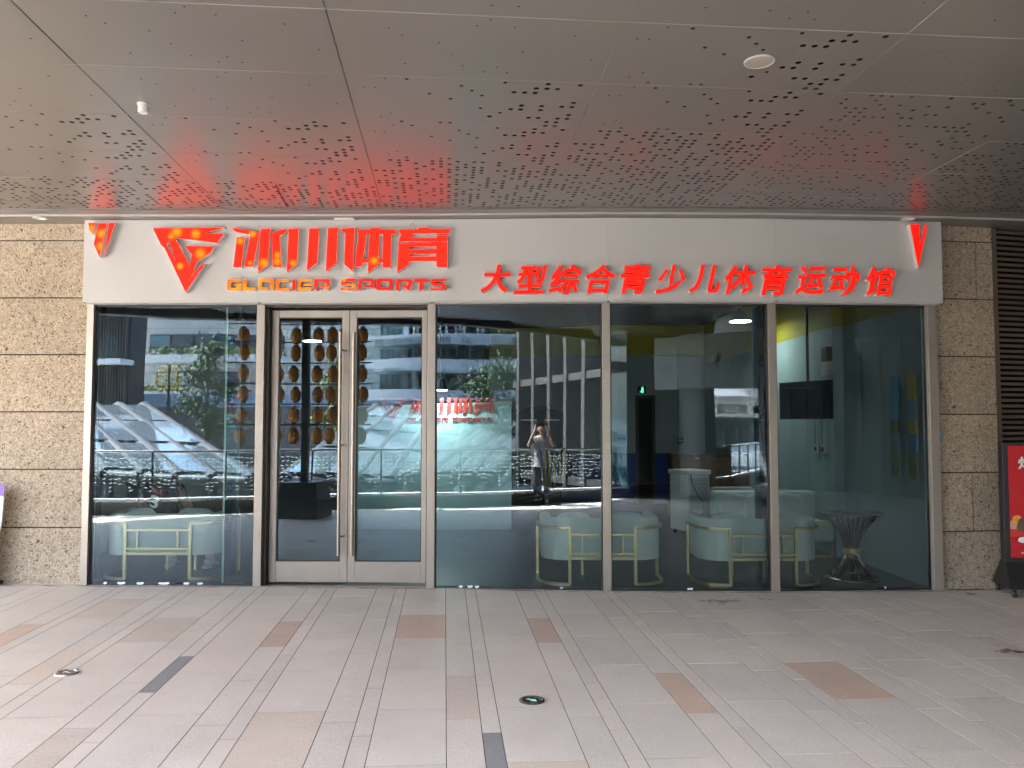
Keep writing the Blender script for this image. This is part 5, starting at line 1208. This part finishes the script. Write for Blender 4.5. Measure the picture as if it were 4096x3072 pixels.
# trees in the court
def tree(label, base, h, cr, n, mt, seed):
    e = empty('tree', base, 0, label, 'tree', 'trees in the court'); rr = random.Random(seed)
    MB().tube([(0, 0, 0), (.04, .02, h * .35), (-.03, .05, h * .7), (.02, 0, h * .95)], [cr * .10, cr * .075, cr * .045, cr * .015], 10).build('trunk', M['bark'], e, smooth=True)
    cl = []
    for k in range(9):
        a = k * 2.4; z = h * (.45 + .05 * k); R_ = cr * (.35 + .5 * rr.random()) * (1.1 - .06 * k); tip = Vector((R_ * math.cos(a), R_ * math.sin(a), z + h * .12))
        MB().tube([(0, 0, z), tuple(tip * .6 + Vector((0, 0, z * .42))), tuple(tip)], [cr * .035, cr * .022, cr * .008], 6).build('limb', M['bark'], e); cl.append(tip)
    m = MB()
    for _ in range(n):
        c = rr.choice(cl); v = Vector((rr.gauss(0, 1), rr.gauss(0, 1), rr.gauss(0, .75))) * cr * .27; p = c + v; s = rr.uniform(.06, .12)
        q = Matrix.Rotation(rr.uniform(0, 6.28), 3, 'Z') @ Matrix.Rotation(rr.uniform(-1.2, 1.2), 3, 'X'); m.add([p + q @ Vector(k) * s for k in ((0, -1, 0), (.45, -.2, .08), (0, 1, 0), (-.45, -.2, .08))], [(0, 1, 2, 3)])
    m.build('crown', mt, e); return e
q = mir(830, 1690, 30, 0); tree('leafy green tree before the stone building, mirrored in the leftmost pane', (q.x, q.y, -5.2), zat(1370, 30) + 5.2, 1.15, 5000, M['leaf'], 1)
q = mir(1960, 1690, 30, 2); tree('green tree below the white terraces, mirrored above the logo wall', (q.x, q.y, -5.2), zat(1450, 30) + 5.2, 1.4, 5000, M['leaf'], 2)
q = mir(1330, 1690, 28, 1); tree('small light green tree behind the lantern rack', (q.x, q.y, -5.2), zat(1430, 28) + 5.2, 0.8, 2000, M['leaf_y'], 3)
# small tiered tower of yellow lanterns
q = mir(673, 1560, 38, 0); e = empty('lantern_tower', (q.x, q.y, -5.2), 0, 'tiered tower of small yellow lanterns before the stone building', 'lantern tower')
MB().tube([(0, 0, 0), (0, 0, zat(1462, 38) + 5.2)], .06, 8).build('pole', M['black'], e); m = MB()
for j in range(6):
    z = zat(1555 - j * 17, 38) + 5.2; k_ = 7 - abs(j - 2)
    for i in range(-k_ // 2, k_ // 2 + 1): m.ball((i * .16, 0, z), (.065, .065, .085), 6, 4)
tag(m.build('yellow_lanterns', M['lantern_y'], e), kind='stuff')

# ------------------------------------------------------------------ people
def skin_mesh(name, pts, edges, root, mat, parent=None, sub=2):
    """pts: {name: (x, y, z, radius)}; grows one continuous surface round the joints"""
    keys = list(pts); me = bpy.data.meshes.new(name); me.from_pydata([pts[k][:3] for k in keys], [(keys.index(a), keys.index(b)) for a, b in edges], [])
    o = bpy.data.objects.new(name, me); COL.objects.link(o)
    o.modifiers.new('skin', 'SKIN').use_smooth_shade = True
    for k, sv in zip(keys, me.skin_vertices[0].data):
        r = pts[k][3]; sv.radius = r if isinstance(r, tuple) else (r, r); sv.use_root = (k == root)
    s = o.modifiers.new('sub', 'SUBSURF'); s.levels = sub; s.render_levels = sub
    m2 = bpy.data.meshes.new_from_object(o.evaluated_get(bpy.context.evaluated_depsgraph_get()))
    bpy.data.objects.remove(o); bpy.data.meshes.remove(me); m2.name = name
    for p in m2.polygons: p.use_smooth = True
    return link(name, m2, mat, parent)
def hand(pts, edges, wrist, tag_, W, fwd, side, curl):
    """adds a palm, four fingers and a thumb to a skeleton; fwd, side: unit vectors along the palm and towards the thumb"""
    W = Vector(W); fwd = Vector(fwd).normalized(); side = Vector(side).normalized(); dn = fwd.cross(side).normalized()
    P_ = W + fwd * .055; pts[tag_ + 'palm'] = (*P_, (.036, .020)); edges.append((wrist, tag_ + 'palm'))
    for i, (o_, L) in enumerate(((.030, .068), (.011, .078), (-.009, .072), (-.028, .056))):
        b_ = P_ + side * o_ + fwd * .035; prev = tag_ + 'palm'; d = fwd.copy()
        pts[tag_ + 'k%d' % i] = (*b_, .0105); edges.append((prev, tag_ + 'k%d' % i)); prev = tag_ + 'k%d' % i
        for j in range(3):
            d = (d + dn * curl * (.5 + .4 * j)).normalized(); b_ = b_ + d * L * (.42, .33, .25)[j]; nm = tag_ + 'f%d%d' % (i, j); pts[nm] = (*b_, .0095 - .0013 * j); edges.append((prev, nm)); prev = nm
    b_ = W + fwd * .028 + side * .036; pts[tag_ + 't0'] = (*b_, .014); edges.append((tag_ + 'palm', tag_ + 't0')); prev = tag_ + 't0'; d = (fwd * .7 + side * .7).normalized()
    for j in range(2):
        d = (d + dn * curl * .6 + fwd * .3).normalized(); b_ = b_ + d * (.036, .028)[j]; nm = tag_ + 't%d' % (j + 1); pts[nm] = (*b_, .0115 - .002 * j); edges.append((prev, nm)); prev = nm
def head(parent, c, yaw, pitch, skin, hairm):
    """head with ears, nose, eyes, mouth and short hair; local +Y is where it looks"""
    R_ = Matrix.Translation(c) @ Matrix.Rotation(yaw, 4, 'Z') @ Matrix.Rotation(pitch, 4, 'X'); T = lambda mb: setattr(mb, 'v', [tuple(R_ @ Vector(p)) for p in mb.v]) or mb
    m = MB().ball((0, 0, .02), (.076, .096, .108), 24, 16); v2 = []
    for x, y, z in m.v:
        if z < -.01: k = (z + .01) / -.08; x *= 1 - .28 * k; y = y * (1 - .22 * k) + .022 * k
        v2.append((x, y, z * (1.05 if z < 0 else 1)))
    m.v = v2; hd = T(m).build('head', skin, parent, smooth=True)
    for s in (-1, 1): T(MB().ball((s * .079, -.005, .005), (.013, .026, .033), 10, 8)).build('ear', skin, hd, smooth=True)
    T(MB().add([(-.014, .088, -.012), (.014, .088, -.012), (0, .116, -.010), (0, .090, .035), (-.010, .09, -.02), (.010, .09, -.02)], [(0, 2, 3), (2, 1, 3), (0, 4, 2), (4, 5, 2), (5, 1, 2)])).build('nose', skin, hd, smooth=True)
    for s in (-1, 1): T(MB().ball((s * .031, .083, .022), (.014, .012, .009), 10, 8)).build('eye', M['white_plastic'], hd, smooth=True); T(MB().ball((s * .031, .0945, .022), (.006, .003, .006), 8, 6)).build('pupil', M['black'], hd)
    T(MB().ball((0, .086, -.046), (.024, .008, .006), 12, 6)).build('mouth', M['red_paint'], hd, smooth=True)
    m = MB().ball((0, -.012, .038), (.083, .100, .104), 26, 18); m.v = [(x * (1 + .02 * math.sin(40 * y + 31 * z)), y, max(z, -.055 if y < -.01 else .030 + (.03 if abs(x) < .05 and y > .05 else 0))) for x, y, z in m.v]
    T(m).build('hair', hairm, parent, smooth=True); return hd
# --- the person sitting in the leftmost sofa, back to the window
bx, by, bz = SOFA1.x - .03, SOFA1.y + .36, SOFA1.z
pe = empty('person', (bx, by, bz), 0, 'person in a black jersey numbered 3 sitting on the leftmost sofa', 'person')
L_ = -.10                                        # leans to the left
pts = {'hip': (0, 0, .50, (.16, .13)), 'waist': (L_*.3, -.04, .66, (.145, .11)), 'chest': (L_*.7, -.07, .84, (.185, .125)), 'collar': (L_, -.06, .98, (.13, .085)), 'neck': (L_*1.05, -.03, 1.06, .055), 'nape': (L_*1.1, -.01, 1.11, .052),
  'shL': (L_-.18, -.04, .965, .072), 'elL': (L_-.27, .10, .72, .048), 'wrL': (L_-.10, .30, .66, .030), 'shR': (L_+.18, -.04, .955, .072), 'elR': (L_+.27, .10, .71, .048), 'wrR': (L_+.08, .30, .67, .030),
  'thL': (-.11, .10, .50, .092), 'knL': (-.15, .44, .49, .066), 'anL': (-.16, .42, .10, .042), 'toL': (-.17, .54, .05, .036), 'thR': (.11, .10, .50, .092), 'knR': (.17, .44, .49, .066), 'anR': (.30, .36, .10, .042), 'toR': (.31, .48, .05, .036)}
eds = [('hip','waist'),('waist','chest'),('chest','collar'),('collar','neck'),('neck','nape'),('collar','shL'),('shL','elL'),('elL','wrL'),('collar','shR'),('shR','elR'),('elR','wrR'),('hip','thL'),('thL','knL'),('knL','anL'),('anL','toL'),('hip','thR'),('thR','knR'),('knR','anR'),('anR','toR')]
hand(pts, eds, 'wrL', 'L', (L_-.10, .30, .66), (.6, .75, .1), (.2, .3, .9), .35); hand(pts, eds, 'wrR', 'R', (L_+.08, .30, .67), (-.6, .75, .1), (-.2, .3, .9), .35)
skin_mesh('body', pts, eds, 'hip', M['skin'], pe)
head(pe, (L_*1.15, .03, 1.20), .12, -.22, M['skin'], M['hair'])
g = .016; up = {k: pts[k] for k in ('hip', 'waist', 'chest', 'collar', 'shL', 'shR')}; up = {k: (v[0], v[1], v[2], tuple(r + g for r in v[3]) if isinstance(v[3], tuple) else v[3] + g) for k, v in up.items()}
up['slL'] = (L_-.225, .03, .845, .073); up['slR'] = (L_+.225, .03, .835, .073); up['neckline'] = (L_*1.04, -.040, 1.065, .076); up['hem'] = (0, .0, .44, (.185, .155))
jer = skin_mesh('jersey', up, [('hem','hip'),('hip','waist'),('waist','chest'),('chest','collar'),('collar','neckline'),('collar','shL'),('shL','slL'),('collar','shR'),('shR','slR')], 'hip', M['black_cloth'], pe)
bv = BVHTree.FromPolygons([v.co for v in jer.data.vertices], [tuple(p.vertices) for p in jer.data.polygons])
def on_back(x, z, rot=-.20, cx=L_*.8, cz=.83):
    xx = cx + x * math.cos(rot) - z * math.sin(rot); zz = cz + x * math.sin(rot) + z * math.cos(rot)
    h = bv.ray_cast(Vector((xx, -1, zz)), Vector((0, 1, 0))); return (xx, (h[0].y if h[0] else -.2) - .006, zz)
def print_on(name, body, box, mt, off):
    me = fit(text_mesh(body, off, .15), *box); bm = bmesh.new(); bm.from_mesh(me); bmesh.ops.subdivide_edges(bm, edges=bm.edges, cuts=2, use_grid_fill=True); bmesh.ops.triangulate(bm, faces=bm.faces); m = MB()
    for f in bm.faces: m.add([on_back(v.co.x, v.co.y) for v in f.verts], [tuple(range(len(f.verts)))])
    bm.free(); m.build(name, mt, jer)
print_on('jersey_number', '3', (-.085, .045, -.10, .055), M['mint_print'], .03); print_on('jersey_name', 'PAUL', (-.075, .065, .075, .125), M['orange_print'], .012)
for s in ('L', 'R'):
    q = pts['an' + s]; t = pts['to' + s]; d = Vector(t[:3]) - Vector(q[:3]); m = MB(); a0 = math.atan2(d.y, d.x) - math.pi/2
    m.obox((q[0] + d.x * .3, q[1] + d.y * .35, .022), (.10, .28, .044), a0).obox((q[0] + d.x * .05, q[1] + d.y * .05, .075), (.088, .14, .07), a0); sh = m.build('shoe', M['white_cloth'], pe, bevel=.018); MB().obox((q[0] + d.x * .3, q[1] + d.y * .35, .028), (.106, .12, .014), a0).build('shoe_stripe', M['bluegrey'], sh)
    k = pts['kn' + s]; h_ = pts['th' + s]
    skin_mesh('shorts_leg', {'a': (h_[0]*.7, h_[1]-.08, h_[2], .112), 'b': (h_[0], h_[1], h_[2], .112), 'c': ((h_[0]+2*k[0])/3, (h_[1]+2*k[1])/3, .495, .098)}, [('a','b'),('b','c')], 'a', M['black_cloth'], pe)
    skin_mesh('sock', {'a': (q[0], q[1], .08, .048), 'b': (q[0], q[1], .22, .052)}, [('a','b')], 'a', M['white_cloth'], pe)
# --- the photographer behind the camera, arms raised with the phone
px0, py0 = 0.0, CAM.y - .30; fz = zf(0)
ph = empty('person', (px0, py0, fz), 0, 'photographer in a pale shirt holding up a phone before the balustrade', 'person')
hz = CAM.z - fz
pts = {'hip': (0, 0, .92, (.155, .11)), 'waist': (0, -.01, 1.08, (.14, .10)), 'chest': (0, -.01, 1.27, (.175, .115)), 'collar': (0, -.01, 1.40, (.12, .08)), 'neck': (0, .0, 1.46, .052), 'nape': (0, .01, 1.50, .05),
  'shL': (-.185, 0, 1.375, .06), 'elL': (-.27, .16, 1.23, .043), 'wrL': (-.115, .20, hz - .09, .027), 'shR': (.185, 0, 1.375, .06), 'elR': (.27, .16, 1.23, .043), 'wrR': (.115, .20, hz - .09, .027),
  'thL': (-.10, 0, .86, .092), 'knL': (-.11, .03, .48, .062), 'anL': (-.12, 0, .10, .042), 'toL': (-.14, .13, .04, .034), 'thR': (.10, 0, .86, .092), 'knR': (.11, .03, .48, .062), 'anR': (.12, 0, .10, .042), 'toR': (.14, .13, .04, .034)}
eds = [('hip','waist'),('waist','chest'),('chest','collar'),('collar','neck'),('neck','nape'),('collar','shL'),('shL','elL'),('elL','wrL'),('collar','shR'),('shR','elR'),('elR','wrR'),('hip','thL'),('thL','knL'),('knL','anL'),('anL','toL'),('hip','thR'),('thR','knR'),('knR','anR'),('anR','toR')]
hand(pts, eds, 'wrL', 'L', pts['wrL'][:3], (.15, -.05, 1), (1, .0, -.1), .30); hand(pts, eds, 'wrR', 'R', pts['wrR'][:3], (-.15, -.05, 1), (-1, .0, -.1), -.30)
skin_mesh('body', pts, eds, 'hip', M['skin'], ph)
head(ph, (0, .03, 1.585), 0, .08, M['skin'], M['hair'])
up = {k: pts[k] for k in ('hip', 'waist', 'chest', 'collar', 'shL', 'shR')}; up = {k: (v[0], v[1], v[2], tuple(r + g for r in v[3]) if isinstance(v[3], tuple) else v[3] + g) for k, v in up.items()}
up['slL'] = (-.235, .09, 1.295, .064); up['slR'] = (.235, .09, 1.295, .064); up['neckline'] = (0, -.005, 1.435, .070); up['hem'] = (0, 0, .82, (.19, .14))
skin_mesh('shirt', up, [('hem','hip'),('hip','waist'),('waist','chest'),('chest','collar'),('collar','neckline'),('collar','shL'),('shL','slL'),('collar','shR'),('shR','slR')], 'hip', M['shirt'], ph)
tr = {'w': (0, 0, .94, (.165, .12)), 'cr': (0, 0, .86, (.16, .12))}
for s in ('L', 'R'):
    for k in ('th', 'kn'): v = pts[k + s]; tr[k + s] = (v[0], v[1], v[2], v[3] + .016)
    v = pts['an' + s]; tr['an' + s] = (v[0], v[1], .09, .062)
skin_mesh('trousers', tr, [('w','cr'),('cr','thL'),('thL','knL'),('knL','anL'),('cr','thR'),('thR','knR'),('knR','anR')], 'w', M['grey_cloth'], ph)
for s in (-1, 1): MB().obox((s * .13, .06, .045), (.098, .27, .075), -s * .14).build('shoe', M['black_cloth'], ph, bevel=.022)
pn = empty('phone', (0, CAM.y - .022, CAM.z - .006), 0, 'black phone held up in both hands by the photographer', 'phone')
MB().box(-.080, .080, -.0045, .0045, -.037, .037).build('phone_case', M['black'], pn, bevel=.003); MB().box(-.074, .074, -.0052, -.0047, -.033, .033).build('phone_screen', M['tea'], pn)
